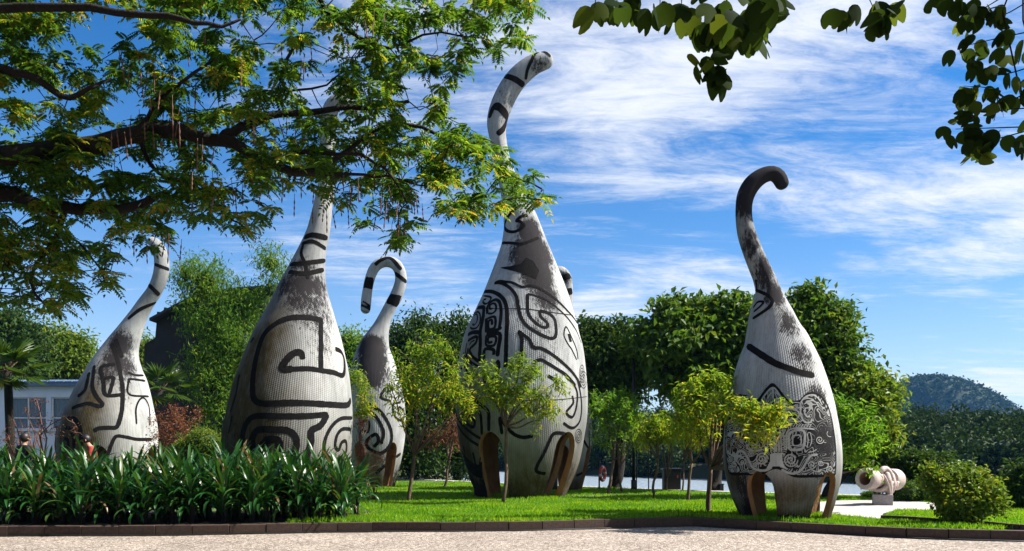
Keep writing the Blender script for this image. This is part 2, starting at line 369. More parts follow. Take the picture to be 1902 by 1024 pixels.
def build_lake():
    m, N, L = mat_new('lake_water')
    p = N.new('ShaderNodeBsdfPrincipled'); o = N.new('ShaderNodeOutputMaterial'); L.new(p.outputs[0], o.inputs[0])
    p.inputs['Base Color'].default_value = (0.20, 0.25, 0.29, 1); p.inputs['Roughness'].default_value = 0.30; p.inputs['IOR'].default_value = 1.33
    p.inputs['Specular IOR Level'].default_value = 1.0
    tc = N.new('ShaderNodeTexCoord'); n = N.new('ShaderNodeTexNoise'); n.inputs['Scale'].default_value = 3.2; n.inputs['Detail'].default_value = 5
    L.new(tc.outputs['Object'], n.inputs['Vector'])
    b = N.new('ShaderNodeBump'); b.inputs['Strength'].default_value = 1.0; b.inputs['Distance'].default_value = 0.22; L.new(n.outputs[0], b.inputs['Height']); L.new(b.outputs[0], p.inputs['Normal'])
    V = [(-20, 15, -1.1), (140, 15, -1.1), (140, 140, -1.1), (-20, 140, -1.1)]
    tag(link('lake', np_mesh('lake', V, [(0, 1, 2, 3)]), None, m), 'pale rippled lake beyond the lawn', 'water', kind='structure')
build_lake()

# ------------------------------------------------------------------ foliage tools
def unit(a): return a / np.maximum(np.linalg.norm(a, axis=-1, keepdims=True), 1e-9)
def leaf_cards(name, C, A, Nn, Ln, Wd, mat, parent=None, tint=None, fold=0.25, rng=RNG):
    """one folded diamond leaf per row: C base point, A axis, Nn rough normal, Ln length, Wd full width"""
    C = np.asarray(C); n = len(C); A = unit(np.asarray(A)); S = unit(np.cross(A, Nn)); U = np.cross(S, A)
    Ln = np.broadcast_to(Ln, n)[:, None]; Wd = np.broadcast_to(Wd, n)[:, None]
    b = C; t = C + A * Ln - U * Ln * 0.12; mid = C + A * Ln * 0.46
    l = mid - S * Wd * 0.5 + U * Wd * fold; r = mid + S * Wd * 0.5 + U * Wd * fold
    V = np.stack([b, r, t, l], 1).reshape(-1, 3)
    i = np.arange(n)[:, None] * 4
    Fc = np.concatenate([i + np.array([[0, 1, 2]]), i + np.array([[0, 2, 3]])], 0)
    if tint is None: tint = rng.random(n)
    me = np_mesh(name, V, Fc, False, np.repeat(tint, 4))
    return link(name, me, parent, mat)
def rand_dirs(n, rng): return unit(rng.normal(size=(n, 3)))
def limb_path(a, b, sag, rng, n=6, wig=1.0):
    a = np.asarray(a, float); b = np.asarray(b, float); L_ = np.linalg.norm(b - a)
    P = np.array([a, a + (b - a) * 0.35 + rng.normal(size=3) * L_ * 0.06 * wig + [0, 0, sag * L_], a + (b - a) * 0.7 + rng.normal(size=3) * L_ * 0.05 * wig + [0, 0, sag * L_ * 0.8], b])
    return catmull(P, n)
def connect(mb, nodes, targets, r0, r1, rng, sag=0.05, sides=5, n=5):
    """grow a twig from the nearest skeleton node to each target; the new nodes join the skeleton"""
    nodes = [np.asarray(p, float) for p in nodes]
    for t in targets:
        arr = np.array(nodes); d = np.linalg.norm(arr - t, axis=1) + np.maximum(0, arr[:, 2] - t[2]) * 0.3
        a = arr[d.argmin()]; P = limb_path(a, t, sag, rng, n)
        mb.tube(P, np.linspace(r0, r1, n), sides, caps=False)
        nodes.extend([P[-2], P[-1]])
    return nodes
def lobes_px(lobes, Y, rng, n, shell=0.55, depth=1.0):
    """points spread through crown lobes given as (px, py, rx, ry, weight[, dY])"""
    w = np.array([l[2] * l[3] * (l[4] if len(l) > 4 else 1.0) for l in lobes], float); w /= w.sum()
    k = rng.choice(len(lobes), n, p=w); d = rand_dirs(n, rng); rr = rng.random(n) ** shell; rr = np.where(rng.random(n) < 0.13, rng.uniform(1.0, 1.32, n), rr)
    out = np.zeros((n, 3))
    for i, l in enumerate(lobes):
        m = k == i; Yl = Y + (l[5] if len(l) > 5 else 0.0); c = np.array(W(l[0], l[1], Yl)); s = Yl / F
        rad = np.array([l[2] * s, 0.5 * (l[2] + l[3]) * s * depth, l[3] * s])
        out[m] = c + d[m] * rr[m, None] * rad
    return out
def foliage(name, centers, per, spread, length, width, mat, parent, rng, droop=0.3, up=0.0, tint_c=None):
    """clumps of leaves round the given centres"""
    n = len(centers) * per
    C = np.repeat(centers, per, 0) + rng.normal(size=(n, 3)) * np.asarray(spread)
    A = rand_dirs(n, rng) + np.array([0, 0, -droop]); Nn = rand_dirs(n, rng) * 0.7 + np.array([0, 0, 1.0 + up])
    tc = rng.random(len(centers)) if tint_c is None else tint_c
    t = np.clip(np.repeat(tc, per) * 0.55 + rng.random(n) * 0.45, 0, 1)
    L_ = length * rng.uniform(0.7, 1.25, n)
    return leaf_cards(name, C, A, Nn, L_, L_ * width, mat, parent, t, rng=rng)
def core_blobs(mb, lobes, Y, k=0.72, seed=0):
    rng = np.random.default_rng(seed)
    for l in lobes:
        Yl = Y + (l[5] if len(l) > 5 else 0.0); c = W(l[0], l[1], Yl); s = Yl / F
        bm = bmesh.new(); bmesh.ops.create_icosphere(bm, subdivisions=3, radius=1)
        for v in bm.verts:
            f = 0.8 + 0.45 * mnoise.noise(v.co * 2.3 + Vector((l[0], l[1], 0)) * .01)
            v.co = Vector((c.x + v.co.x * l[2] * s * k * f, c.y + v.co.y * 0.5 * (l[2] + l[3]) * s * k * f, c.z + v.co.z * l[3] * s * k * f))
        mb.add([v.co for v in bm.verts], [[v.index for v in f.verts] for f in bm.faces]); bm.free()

# grass blades of the lawn: nobody could count them
def build_grass():
    rng = np.random.default_rng(11); P = []
    for (n, y0, y1) in ((125000, 12.6, 19.5), (100000, 19.5, 31)):
        y = rng.uniform(y0, y1, n); x = rng.uniform(-0.24 * y - 0.8, 0.72 * y, n)
        ok = (y > kerb_y(x) + 0.125) & (shore_s(x, y) < -0.35) & ~in_poly(x, y, PATH_W)
        dens = np.sin(x * 1.7 + np.sin(y * 1.1) * 2) * np.sin(y * 1.9 + 0.6 * x) * 0.3 + 0.75
        ok &= rng.random(n) < dens
        P.append(np.column_stack([x[ok], y[ok]]))
    P = np.vstack(P); n = len(P)
    tall = 1.0 + 0.35 * np.sin(P[:, 0] * 2.3) * np.sin(P[:, 1] * 1.3)
    edge = np.exp(-((P[:, 1] - kerb_y(P[:, 0]) - 0.12) / 0.25))
    C = np.column_stack([P, lawn_z(P[:, 0], P[:, 1]) - 0.01])
    A = rng.normal(size=(n, 3)) * 0.42 + np.array([0, 0, 1.0])
    L_ = rng.uniform(0.045, 0.095, n) * tall * (1 + 0.7 * edge)
    o = leaf_cards('grass', C, A, rand_dirs(n, rng), L_, 0.010 + 0.0006 * P[:, 1], M['grass'], None, np.clip(rng.random(n) * 0.55 + 0.45 * np.array([0.5 + 0.9 * mnoise.noise(Vector((a * 0.9, b * 1.4, 2.0))) for a, b in P]), 0, 1), rng=rng)
    tag(o, 'short bright green grass of the lawn', 'grass', kind='stuff')
build_grass()

# far bank: a wood that reads as one mass
def build_far_wood():
    rng = np.random.default_rng(21); crowns = []
    tries = 0
    while len(crowns) < 170 and tries < 20000:
        tries += 1
        Y = rng.uniform(48, 150); X = rng.uniform(-0.10 * Y, 0.86 * Y)
        fs = far_s(X, Y)
        if fs < 1.0 or fs > 42: continue
        r = rng.uniform(2.0, 3.6); h = rng.uniform(3.6, 6.6) * (0.8 + 0.014 * fs); lim = 62 if X / Y > 0.38 else 130; h = min(h, 1.4 + rng.uniform(0.25, 1.12) * lim * Y / F)
        if any((X - c[0]) ** 2 + (Y - c[1]) ** 2 < (0.75 * (r + c[3])) ** 2 for c in crowns): continue
        crowns.append((X, Y, h, r))
    for _ in range(1500):                                       # low growth hanging over the far waterline
        Y = rng.uniform(44, 110); X = rng.uniform(-0.06 * Y, 0.8 * Y); fs = far_s(X, Y)
        if -1.6 < fs < 0.6 and not any((X - c[0]) ** 2 + (Y - c[1]) ** 2 < 1.4 for c in crowns): crowns.append((X, Y, rng.uniform(1.8, 3.2), rng.uniform(1.0, 1.7)))
    C = []; core = MB()
    for X, Y, h, r in crowns:
        z0 = max(-1.15, float(terrain_z(np.array(X), np.array(Y)))) if far_s(X, Y) < 1 else float(terrain_z(np.array(X), np.array(Y)))
        k = 60 if r > 1.8 else 26; d = rand_dirs(k, rng); d[:, 2] = np.abs(d[:, 2]) * 1.2 - 0.45
        C.append(np.array([X, Y, z0 + h * 0.5]) + d * np.array([r, r, h * 0.5]) * rng.uniform(0.75, 1.05, (k, 1)))
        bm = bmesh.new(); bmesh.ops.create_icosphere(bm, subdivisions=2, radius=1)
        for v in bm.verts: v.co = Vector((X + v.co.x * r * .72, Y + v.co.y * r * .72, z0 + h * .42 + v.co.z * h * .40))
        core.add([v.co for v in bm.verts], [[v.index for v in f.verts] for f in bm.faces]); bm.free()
    C = np.vstack(C)
    o = foliage('far_wood', C, 24, 0.42, 0.40, 0.62, M['farleaf'], None, rng, 0.2)
    tag(o, 'dark green wood massed along the far bank of the lake', 'wood', kind='stuff')
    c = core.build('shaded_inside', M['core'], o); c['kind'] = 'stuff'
build_far_wood()

def build_hill():
    rng = np.random.default_rng(5); D = 620.0
    prof = [(1560, 835), (1600, 800), (1640, 742), (1668, 712), (1700, 700), (1725, 697), (1752, 703), (1785, 718), (1812, 738), (1835, 760), (1862, 776), (1900, 790), (1960, 800), (2060, 812), (2200, 835)]
    xs = np.array([WX(p[0], D) for p in prof]); zs = np.array([EYE - (p[1] - HY) / F * D for p in prof])
    nx, ny = 150, 70; X = np.linspace(xs[0], xs[-1], nx); top = np.interp(X, xs, zs)
    V = []
    for j in range(ny):
        t = j / (ny - 1) * 2 - 1
        for i in range(nx):
            q = max(0.0, 1 - abs(t) ** 2.6) ** 0.6
            z = top[i] * q
            z += 3.0 * mnoise.noise(Vector((X[i] * 0.03, t * 3, 1.0))) * q + 1.6 * mnoise.noise(Vector((X[i] * 0.11, t * 11, 4.0))) * q
            V.append((X[i], D + t * 70, z - 1.5))
    idx = np.arange(nx * ny).reshape(ny, nx)
    Fc = np.stack([idx[:-1, :-1], idx[:-1, 1:], idx[1:, 1:], idx[1:, :-1]], -1).reshape(-1, 4)
    hill = link('hill', np_mesh('hill', V, Fc, True), None, mat_plain('hill_cover', (0.014, 0.030, 0.012), (0.009, 0.020, 0.010), 0.08, 0.95, 0, detail=8))
    tag(hill, 'steep rounded wooded hill in the distance on the right', 'hill', kind='structure')
    V = np.array(V); front = V[: nx * (ny // 2 + 8)]
    c = front[rng.integers(0, len(front), 5200)] + rng.normal(size=(5200, 3)) * [1.2, 1.2, 0.6]
    o = foliage('hill_trees', c, 7, (1.0, 1.0, 0.8), 2.3, 0.7, M['farleaf'], hill, rng, 0.0); o['kind'] = 'stuff'
build_hill()
# ------------------------------------------------------------------ the gourd-shaped sculptures
def mat_sculpture():
    m, N, L = mat_new('woven_plaster')
    p = N.new('ShaderNodeBsdfPrincipled'); o = N.new('ShaderNodeOutputMaterial'); L.new(p.outputs[0], o.inputs[0])
    p.inputs['Roughness'].default_value = 0.9; p.inputs['Specular IOR Level'].default_value = 0.08
    tc = N.new('ShaderNodeTexCoord'); uv = N.new('ShaderNodeUVMap'); uv.uv_map = 'UVMap'
    def noise(scale, detail, rough, vec, st=None):
        n = N.new('ShaderNodeTexNoise'); n.inputs['Scale'].default_value = scale; n.inputs['Detail'].default_value = detail; n.inputs['Roughness'].default_value = rough
        if st:
            mp = N.new('ShaderNodeMapping'); mp.inputs['Scale'].default_value = st; L.new(vec, mp.inputs[0]); vec = mp.outputs[0]
        L.new(vec, n.inputs['Vector']); return n.outputs[0]
    def mth(op, a, b, clamp=False):
        n = N.new('ShaderNodeMath'); n.operation = op; n.use_clamp = clamp
        for i, v in enumerate((a, b)):
            if isinstance(v, (int, float)): n.inputs[i].default_value = v
            else: L.new(v, n.inputs[i])
        return n.outputs[0]
    def mixc(f, a, b, mode='MIX'):
        n = N.new('ShaderNodeMix'); n.data_type = 'RGBA'; n.blend_type = mode
        for i, v in ((0, f), (6, a), (7, b)):
            if isinstance(v, (int, float)): n.inputs[i].default_value = v
            elif isinstance(v, tuple): n.inputs[i].default_value = (*v, 1)
            else: L.new(v, n.inputs[i])
        return n.outputs[2]
    # woven ribs: u counts ribs round the body, v rows up the body (metres)
    sep = N.new('ShaderNodeSeparateXYZ'); L.new(uv.outputs[0], sep.inputs[0])
    rib = mth('SINE', mth('MULTIPLY', sep.outputs[0], 2 * math.pi), 0.0); row = mth('SINE', mth('ADD', mth('MULTIPLY', sep.outputs[1], 2 * math.pi / 0.052), mth('MULTIPLY', sep.outputs[0], math.pi)), 0.0)
    weave = mth('ADD', mth('MULTIPLY', rib, 0.6), mth('MULTIPLY', row, 0.4))
    wob = mth('MULTIPLY', noise(40, 4, 0.6, tc.outputs['Object']), 0.5)
    h = mth('ADD', weave, wob)
    b = N.new('ShaderNodeBump'); b.inputs['Strength'].default_value = 0.85; b.inputs['Distance'].default_value = 0.0045; L.new(h, b.inputs['Height']); L.new(b.outputs[0], p.inputs['Normal'])
    base = ramp(N, [(0.25, (0.345, 0.36, 0.372)), (0.75, (0.475, 0.487, 0.50))]); L.new(noise(1.6, 8, 0.65, tc.outputs['Object']), base.inputs[0])
    # streaked brown weathering up from the feet, plus shade painted on left sides
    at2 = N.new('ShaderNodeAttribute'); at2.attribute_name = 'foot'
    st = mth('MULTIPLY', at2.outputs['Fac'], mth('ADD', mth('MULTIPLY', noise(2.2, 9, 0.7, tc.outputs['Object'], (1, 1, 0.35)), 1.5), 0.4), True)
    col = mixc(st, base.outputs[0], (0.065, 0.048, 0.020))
    # fine vertical dirt
    dr = ramp(N, [(0.46, (0, 0, 0)), (0.70, (0.6, 0.6, 0.6))]); L.new(noise(9, 10, 0.78, tc.outputs['Object'], (1, 1, 0.16)), dr.inputs[0])
    col = mixc(dr.outputs[0], col, (0.17, 0.155, 0.13))
    pt = ramp(N, [(0.38, (0.62, 0.63, 0.63)), (0.62, (1.06, 1.05, 1.03))]); L.new(noise(0.8, 7, 0.6, tc.outputs['Object'], (1, 1, 0.55)), pt.inputs[0])
    col = mixc(1.0, col, pt.outputs[0], 'MULTIPLY')
    # dark mildew patches
    at = N.new('ShaderNodeAttribute'); at.attribute_name = 'grime'
    g = mth('ADD', mth('MULTIPLY', at.outputs['Fac'], 1.5), mth('MULTIPLY', mth('SUBTRACT', noise(13, 12, 0.82, tc.outputs['Object'], (1, 1, 0.4)), 0.5), 2.0))
    g = mth('ADD', g, mth('MULTIPLY', weave, -0.12))
    gr = ramp(N, [(0.46, (0, 0, 0)), (0.66, (1, 1, 1))]); L.new(g, gr.inputs[0])
    col = mixc(mth('MULTIPLY', gr.outputs[0], 0.95), col, (0.014, 0.011, 0.013))
    dark = ramp(N, [(0.0, (0.80, 0.79, 0.76)), (0.5, (1, 1, 1))]); L.new(mth('ADD', mth('MULTIPLY', weave, 0.5), 0.5), dark.inputs[0])
    col = mixc(1.0, col, dark.outputs[0], 'MULTIPLY')
    L.new(col, p.inputs['Base Color'])
    return m
M['sculpt'] = mat_sculpture()
def mat_ornament():
    # printed maze of fine white curls on black
    m, N, L = mat_new('ornament_paint')
    p = N.new('ShaderNodeBsdfPrincipled'); o = N.new('ShaderNodeOutputMaterial'); L.new(p.outputs[0], o.inputs[0]); p.inputs['Roughness'].default_value = 0.85; p.inputs['Specular IOR Level'].default_value = 0.15
    tc = N.new('ShaderNodeTexCoord'); n = N.new('ShaderNodeTexNoise'); n.inputs['Scale'].default_value = 4.0; n.inputs['Detail'].default_value = 0.5; n.inputs['Distortion'].default_value = 0.6
    L.new(tc.outputs['Object'], n.inputs['Vector'])
    a = N.new('ShaderNodeMath'); a.operation = 'MULTIPLY'; L.new(n.outputs[0], a.inputs[0]); a.inputs[1].default_value = 78
    b = N.new('ShaderNodeMath'); b.operation = 'SINE'; L.new(a.outputs[0], b.inputs[0])
    n2 = N.new('ShaderNodeTexNoise'); n2.inputs['Scale'].default_value = 34; n2.inputs['Detail'].default_value = 9; n2.inputs['Roughness'].default_value = 0.75; L.new(tc.outputs['Object'], n2.inputs['Vector'])
    d = N.new('ShaderNodeMath'); d.operation = 'ADD'; n3 = N.new('ShaderNodeMath'); n3.operation = 'MULTIPLY_ADD'; L.new(n2.outputs[0], n3.inputs[0]); n3.inputs[1].default_value = 1.1; n3.inputs[2].default_value = 0.0; L.new(b.outputs[0], d.inputs[0]); L.new(n3.outputs[0], d.inputs[1])
    r = ramp(N, [(0.58, (0.010, 0.009, 0.010)), (0.95, (0.27, 0.275, 0.265))])
    # mildew has swallowed the right-hand end
    g = N.new('ShaderNodeVectorMath'); g.operation = 'DISTANCE'; L.new(tc.outputs['Object'], g.inputs[0]); q, _ = S5.hit(1534, 818); g.inputs[1].default_value = tuple(q)
    mr = N.new('ShaderNodeMapRange'); mr.inputs['From Min'].default_value = 0.18; mr.inputs['From Max'].default_value = 0.75; mr.inputs['To Min'].default_value = 0.95; mr.inputs['To Max'].default_value = 0.0; L.new(g.outputs['Value'], mr.inputs['Value'])
    e = N.new('ShaderNodeMath'); e.operation = 'SUBTRACT'; L.new(d.outputs[0], e.inputs[0]); L.new(mr.outputs[0], e.inputs[1])
    L.new(e.outputs[0], r.inputs[0]); L.new(r.outputs[0], p.inputs['Base Color'])
    return m
M['terracotta'] = mat_plain('terracotta_lining', (0.34, 0.175, 0.070), (0.20, 0.095, 0.042), 5, 0.85, 0.6, 30, stretch=(1, 1, 0.5))

class Sculpture:
    def __init__(s, name, label, spine, Yc, arch_h=1.6, arch_w=0.6, arch_off=-24.0, legs=5, wall=0.22, foot_h=1.8, shell_top=0.5):
        s.Yc = Yc; s.root = empty(name, (WX(spine[-1][0], Yc), Yc, LAWN)); tag(s.root, label, 'sculpture', 'gourd shaped sculptures on the lawn')
        sc = Yc / F
        P = np.array([[*W(a[0], a[1], Yc + (a[3] if len(a) > 3 else 0.0)), a[2] * sc] for a in spine])
        # sink the feet a little into the lawn
        P = np.vstack([P, P[-1] + [0, 0, -(P[-1][2] - LAWN) - 0.12, -0.03]])
        Q = catmull(P, 420); d = np.concatenate([[0], np.cumsum(np.linalg.norm(np.diff(Q[:, :3], axis=0), axis=1))])
        nr = int(min(170, max(110, d[-1] / 0.075))); t = np.linspace(0, d[-1], nr)
        Q = np.column_stack([np.interp(t, d, Q[:, k]) for k in range(4)])
        T = np.gradient(Q[:, :3], axis=0); T = unit(T); T[-3:] = [0, 0, -1]
        # hemispherical tip
        r0 = Q[0, 3]; capn = 7; caps = []
        for k in range(capn):
            a = (math.pi / 2) * (1 - k / capn) * 0.97; caps.append((*(Q[0, :3] - T[0] * r0 * math.sin(a)), r0 * math.cos(a)))
        Q = np.vstack([caps, Q]); T = np.vstack([np.repeat(T[:1], capn, 0), T]); nr += capn
        s.Q = Q; nt = 144; th = np.arange(nt) / nt * 2 * math.pi
        A = np.array([0, -1.0, 0.0])
        V = np.zeros((nr, nt, 3))
        for i in range(nr):
            a = A - T[i] * A.dot(T[i]); a /= np.linalg.norm(a); b = np.cross(a, T[i]); b = -b if b[0] < 0 and i > nr // 2 else b
            if i and np.dot(b, s_b) < 0: b = -b
            s_b = b
            V[i] = Q[i, :3] + Q[i, 3] * (np.cos(th)[:, None] * a + np.sin(th)[:, None] * b)
        if np.mean((V[-1][nt // 4] - Q[-1, :3])[0]) < 0: V = V[:, ::-1]
        s.len = np.concatenate([[0], np.cumsum(np.linalg.norm(np.diff(Q[:, :3], axis=0), axis=1))])
        verts = V.reshape(-1, 3)
        idx = np.arange(nr * nt).reshape(nr, nt); nx = np.roll(idx, -1, 1)
        Fc = np.stack([idx[:-1], idx[1:], nx[1:], nx[:-1]], -1).reshape(-1, 4)
        me = bpy.data.meshes.new('outer'); faces = [tuple(f) for f in Fc] + [tuple(idx[0]), tuple(idx[-1][::-1])]
        me.from_pydata([tuple(v) for v in verts], [], faces)
        bm = bmesh.new(); bm.from_mesh(me); bmesh.ops.recalc_face_normals(bm, faces=bm.faces[:]); bm.to_mesh(me); bm.free()
        # uv: ribs round, metres along
        rmax = Q[:, 3].max(); ribs = max(40, int(2 * math.pi * rmax / 0.058))
        ul = me.uv_layers.new(name='UVMap'); vi = np.zeros(len(me.loops), np.int32); me.loops.foreach_get('vertex_index', vi)
        uu = (vi % nt) / nt * ribs; vv = s.len[vi // nt]
        ls = np.zeros(len(me.polygons), np.int32); me.polygons.foreach_get('loop_start', ls)
        for q in range(len(me.polygons) - 2):
            a = ls[q]; w = uu[a:a + 4]
            if w.max() - w.min() > ribs / 2: w[w < ribs / 2] += ribs
        ul.data.foreach_set('uv', np.column_stack([uu, vv]).astype(np.float32).ravel())
        s.bvh = BVHTree.FromPolygons([Vector(v) for v in verts], faces)
        me.materials.append(M['sculpt']); me.materials.append(M['terracotta'])
        body = link('body', me)
        # hollow inside and arched openings between the legs
        ctr = Q[-1, :3]; phi = math.atan2(ctr[0], ctr[1])
        cut = bmesh.new()
        cav = [(q[0], q[1], q[2], max(0.05, q[3] - wall)) for q in Q if q[3] > wall + 0.12 and q[2] < LAWN + (arch_h + 1.0)]
        cav.append((cav[-1][0], cav[-1][1], LAWN - 0.4, cav[-1][3]))
        rings = []; nc = 48
        for q in cav:
            rings.append([cut.verts.new((q[0] + q[3] * math.cos(2 * math.pi * k / nc), q[1] + q[3] * math.sin(2 * math.pi * k / nc), q[2])) for k in range(nc)])
        for a, b in zip(rings[:-1], rings[1:]):
            for k in range(nc): cut.faces.new((a[k], a[(k + 1) % nc], b[(k + 1) % nc], b[k]))
        cut.faces.new(rings[0]); cut.faces.new(rings[-1][::-1])
        cutters = [cut]
        for j in range(legs):
            ang = R(arch_off + 360.0 / legs * j) - phi; dr = Vector((math.sin(ang), -math.cos(ang), 0)); tn = Vector((-dr.y, dr.x, 0))
            bm = bmesh.new(); prof = [(-arch_w * 1.02, -0.5)]; hs = arch_h - arch_w * 1.15
            for k in range(13):
                a = math.pi - math.pi * k / 12; prof.append((arch_w * math.cos(a), hs + arch_w * 1.15 * math.sin(a)))
            prof.append((arch_w * 1.02, -0.5))
            c0 = Vector((ctr[0], ctr[1], LAWN)); r_in, r_out = Q[-1, 3] * 0.30, rmax + 0.6
            A0 = [bm.verts.new(c0 + dr * r_in + tn * u * 0.55 + Vector((0, 0, z))) for u, z in prof]; B0 = [bm.verts.new(c0 + dr * r_out + tn * u * 1.0 + Vector((0, 0, z))) for u, z in prof]
            n = len(prof)
            for k in range(n): bm.faces.new((A0[k], A0[(k + 1) % n], B0[(k + 1) % n], B0[k]))
            bm.faces.new(A0[::-1]); bm.faces.new(B0); cutters.append(bm)
        for bm in cutters:
            bmesh.ops.recalc_face_normals(bm, faces=bm.faces[:])
            for f in bm.faces: f.material_index = 1
            cm = bpy.data.meshes.new('cutter'); bm.to_mesh(cm); bm.free(); cm.materials.append(M['sculpt']); cm.materials.append(M['terracotta'])
            co = bpy.data.objects.new('cutter', cm); COL.objects.link(co)
            md = body.modifiers.new('cut', 'BOOLEAN'); md.object = co; md.operation = 'DIFFERENCE'; md.solver = 'EXACT'
            try: md.material_mode = 'INDEX'
            except Exception: pass
            dg = bpy.context.evaluated_depsgraph_get(); new = bpy.data.meshes.new_from_object(body.evaluated_get(dg))
            body.modifiers.clear(); old = body.data; body.data = new; bpy.data.meshes.remove(old); bpy.data.objects.remove(co); bpy.data.meshes.remove(cm)
        me = body.data
        me.polygons.foreach_set('use_smooth', np.ones(len(me.polygons), bool)); me.set_sharp_from_angle(angle=R(38)); me.update()
        s.cut_bvh = BVHTree.FromPolygons([v.co.copy() for v in me.vertices], [tuple(f.vertices) for f in me.polygons])
        s.body = body; s.foot_h = foot_h
        body.parent = s.root; body.matrix_parent_inverse = Matrix.Translation(-s.root.location)
        s.bold = 1.24; s.rnd = random.Random(int(spine[0][0]))
    def hit(s, px, py):
        o = Vector((0, 0, EYE)); d = (W(px, py, 10.0) - o).normalized(); h = s.bvh.ray_cast(o, d)
        return h[0], h[1]
    def weather(s, blobs, shade_stains=()):
        """grime: (px, py, rx, ry, strength) patches, spread over the surface round the point hit"""
        me = s.body.data; n = len(me.vertices); co = np.zeros(n * 3, np.float32); me.vertices.foreach_get('co', co); co = co.reshape(-1, 3)
        g = np.full(n, 0.06, np.float32)
        for px, py, rx, ry, st in blobs:
            p, _ = s.hit(px, py)
            if p is None: p = W(px, py, s.Yc)
            k = s.Yc / F; d = co - np.array(p)
            e = (d[:, 0] / (rx * k)) ** 2 + (d[:, 1] / (rx * k * 1.2)) ** 2 + (d[:, 2] / (ry * k)) ** 2
            g = np.maximum(g, st * np.exp(-e * 0.8))
        me.attributes.new('grime', 'FLOAT', 'POINT').data.foreach_set('value', g)
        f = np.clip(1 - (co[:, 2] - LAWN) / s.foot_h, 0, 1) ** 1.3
        for px, py, rx, ry, st in shade_stains:                      # olive brown algae, plus shade painted into the left sides
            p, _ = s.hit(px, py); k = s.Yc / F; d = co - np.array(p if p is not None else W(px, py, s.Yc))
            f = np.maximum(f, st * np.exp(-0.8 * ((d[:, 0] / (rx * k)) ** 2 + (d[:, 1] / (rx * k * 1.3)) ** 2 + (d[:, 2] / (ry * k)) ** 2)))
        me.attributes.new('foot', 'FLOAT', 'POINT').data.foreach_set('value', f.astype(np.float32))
    def ribbon(s, pts3, w, mat, off=0.006, name='painted_line'):
        """one brush stroke laid on the shell"""
        if len(pts3) < 3: return
        L_ = []; n = len(pts3)
        for i, (p, nn) in enumerate(pts3):
            t = (pts3[min(i + 1, n - 1)][0] - pts3[max(i - 1, 0)][0])
            if t.length < 1e-6: t = Vector((1, 0, 0))
            sd = nn.cross(t).normalized(); k = w * 0.5 * (1 + s.rnd.uniform(-.07, .07))
            if i in (0, n - 1): k *= 0.55
            row = []
            for f in (-1, 0, 1):
                q = p + sd * k * f; h = s.bvh.find_nearest(q); row.append(h[0] + h[1] * off)
            L_.append(row)
        V = [v for r in L_ for v in r]
        Fc = []
        for i in range(n - 1):
            for j in (0, 1):
                a = i * 3 + j; Fc.append((a, a + 1, a + 4, a + 3))
        me = bpy.data.meshes.new(name); me.from_pydata([tuple(v) for v in V], [], Fc)
        for pl in me.polygons: pl.use_smooth = True
        o = link(name, me, s.root, mat); o.matrix_parent_inverse = Matrix.Translation(-s.root.location)
    def stroke(s, pts, w, mat=None, off=0.006, smooth=True):
        """pts in photo pixels, w width in photo pixels"""
        P = np.asarray(pts, float); L_ = np.linalg.norm(np.diff(P, axis=0), axis=1).sum(); n = max(18, int(L_ / max(1.6, w * 0.35)))
        if smooth: S = catmull(P, n)
        else:
            d = np.concatenate([[0], np.cumsum(np.linalg.norm(np.diff(P, axis=0), axis=1))]); t = np.linspace(0, d[-1], n); S = np.column_stack([np.interp(t, d, P[:, 0]), np.interp(t, d, P[:, 1])])
        run = []; ww = w * s.Yc / F * s.bold
        for x, y in S:
            p, nn = s.hit(x, y); good = p is not None
            if good:
                h = s.cut_bvh.find_nearest(p); good = h[0] is not None and h[3] < 0.03
            if good: run.append((p, nn))
            else:
                s.ribbon(run, ww, mat or M['black_paint'], off); run = []
        s.ribbon(run, ww, mat or M['black_paint'], off)
    def ring(s, cx, cy, rx, ry, w, mat=None, off=0.006, n=16):
        s.stroke([(cx + rx * math.cos(2 * math.pi * k / n), cy + ry * math.sin(2 * math.pi * k / n)) for k in range(n + 1)], w, mat, off)
    def spiral(s, cx, cy, r, turns, w, mat=None, off=0.006, a0=0.0, sq=1.0, sgn=1):
        n = int(turns * 12); s.stroke([(cx + r * (1 - 0.92 * k / n) * math.cos(a0 + sgn * 2 * math.pi * turns * k / n) * sq, cy + r * (1 - 0.92 * k / n) * math.sin(a0 + sgn * 2 * math.pi * turns * k / n)) for k in range(n + 1)], w, mat, off)
    def fill(s, poly, mat=None, off=0.004, step=1.9, border=2.5):
        P = np.array(poly, float); xs = np.arange(P[:, 0].min(), P[:, 0].max() + step, step); ys = np.arange(P[:, 1].min(), P[:, 1].max() + step, step)
        vid = {}; V = []; Fc = []
        def vert(i, j):
            if (i, j) in vid: return vid[(i, j)]
            p, nn = s.hit(xs[i], ys[j]); r = None
            if p is not None:
                h = s.cut_bvh.find_nearest(p)
                if h[0] is not None and h[3] < 0.03: V.append(tuple(p + nn * off)); r = len(V) - 1
            vid[(i, j)] = r; return r
        for i in range(len(xs) - 1):
            ins = in_poly(np.full(len(ys) - 1, xs[i] + step / 2), ys[:-1] + step / 2, P)
            for j in np.nonzero(ins)[0]:
                q = [vert(i, j), vert(i, j + 1), vert(i + 1, j + 1), vert(i + 1, j)]
                if None not in q: Fc.append(q)
        if not Fc: return
        me = bpy.data.meshes.new('painted_patch'); me.from_pydata(V, [], Fc)
        for pl in me.polygons: pl.use_smooth = True
        o = link('painted_patch', me, s.root, mat or M['black_paint']); o.matrix_parent_inverse = Matrix.Translation(-s.root.location)
        if border: s.stroke(list(poly) + [poly[0]], border, mat, off + 0.001, smooth=False)
def tr(x0, y0, k): return lambda pts: [(x0 + x / k, y0 + y / k) for x, y in pts]

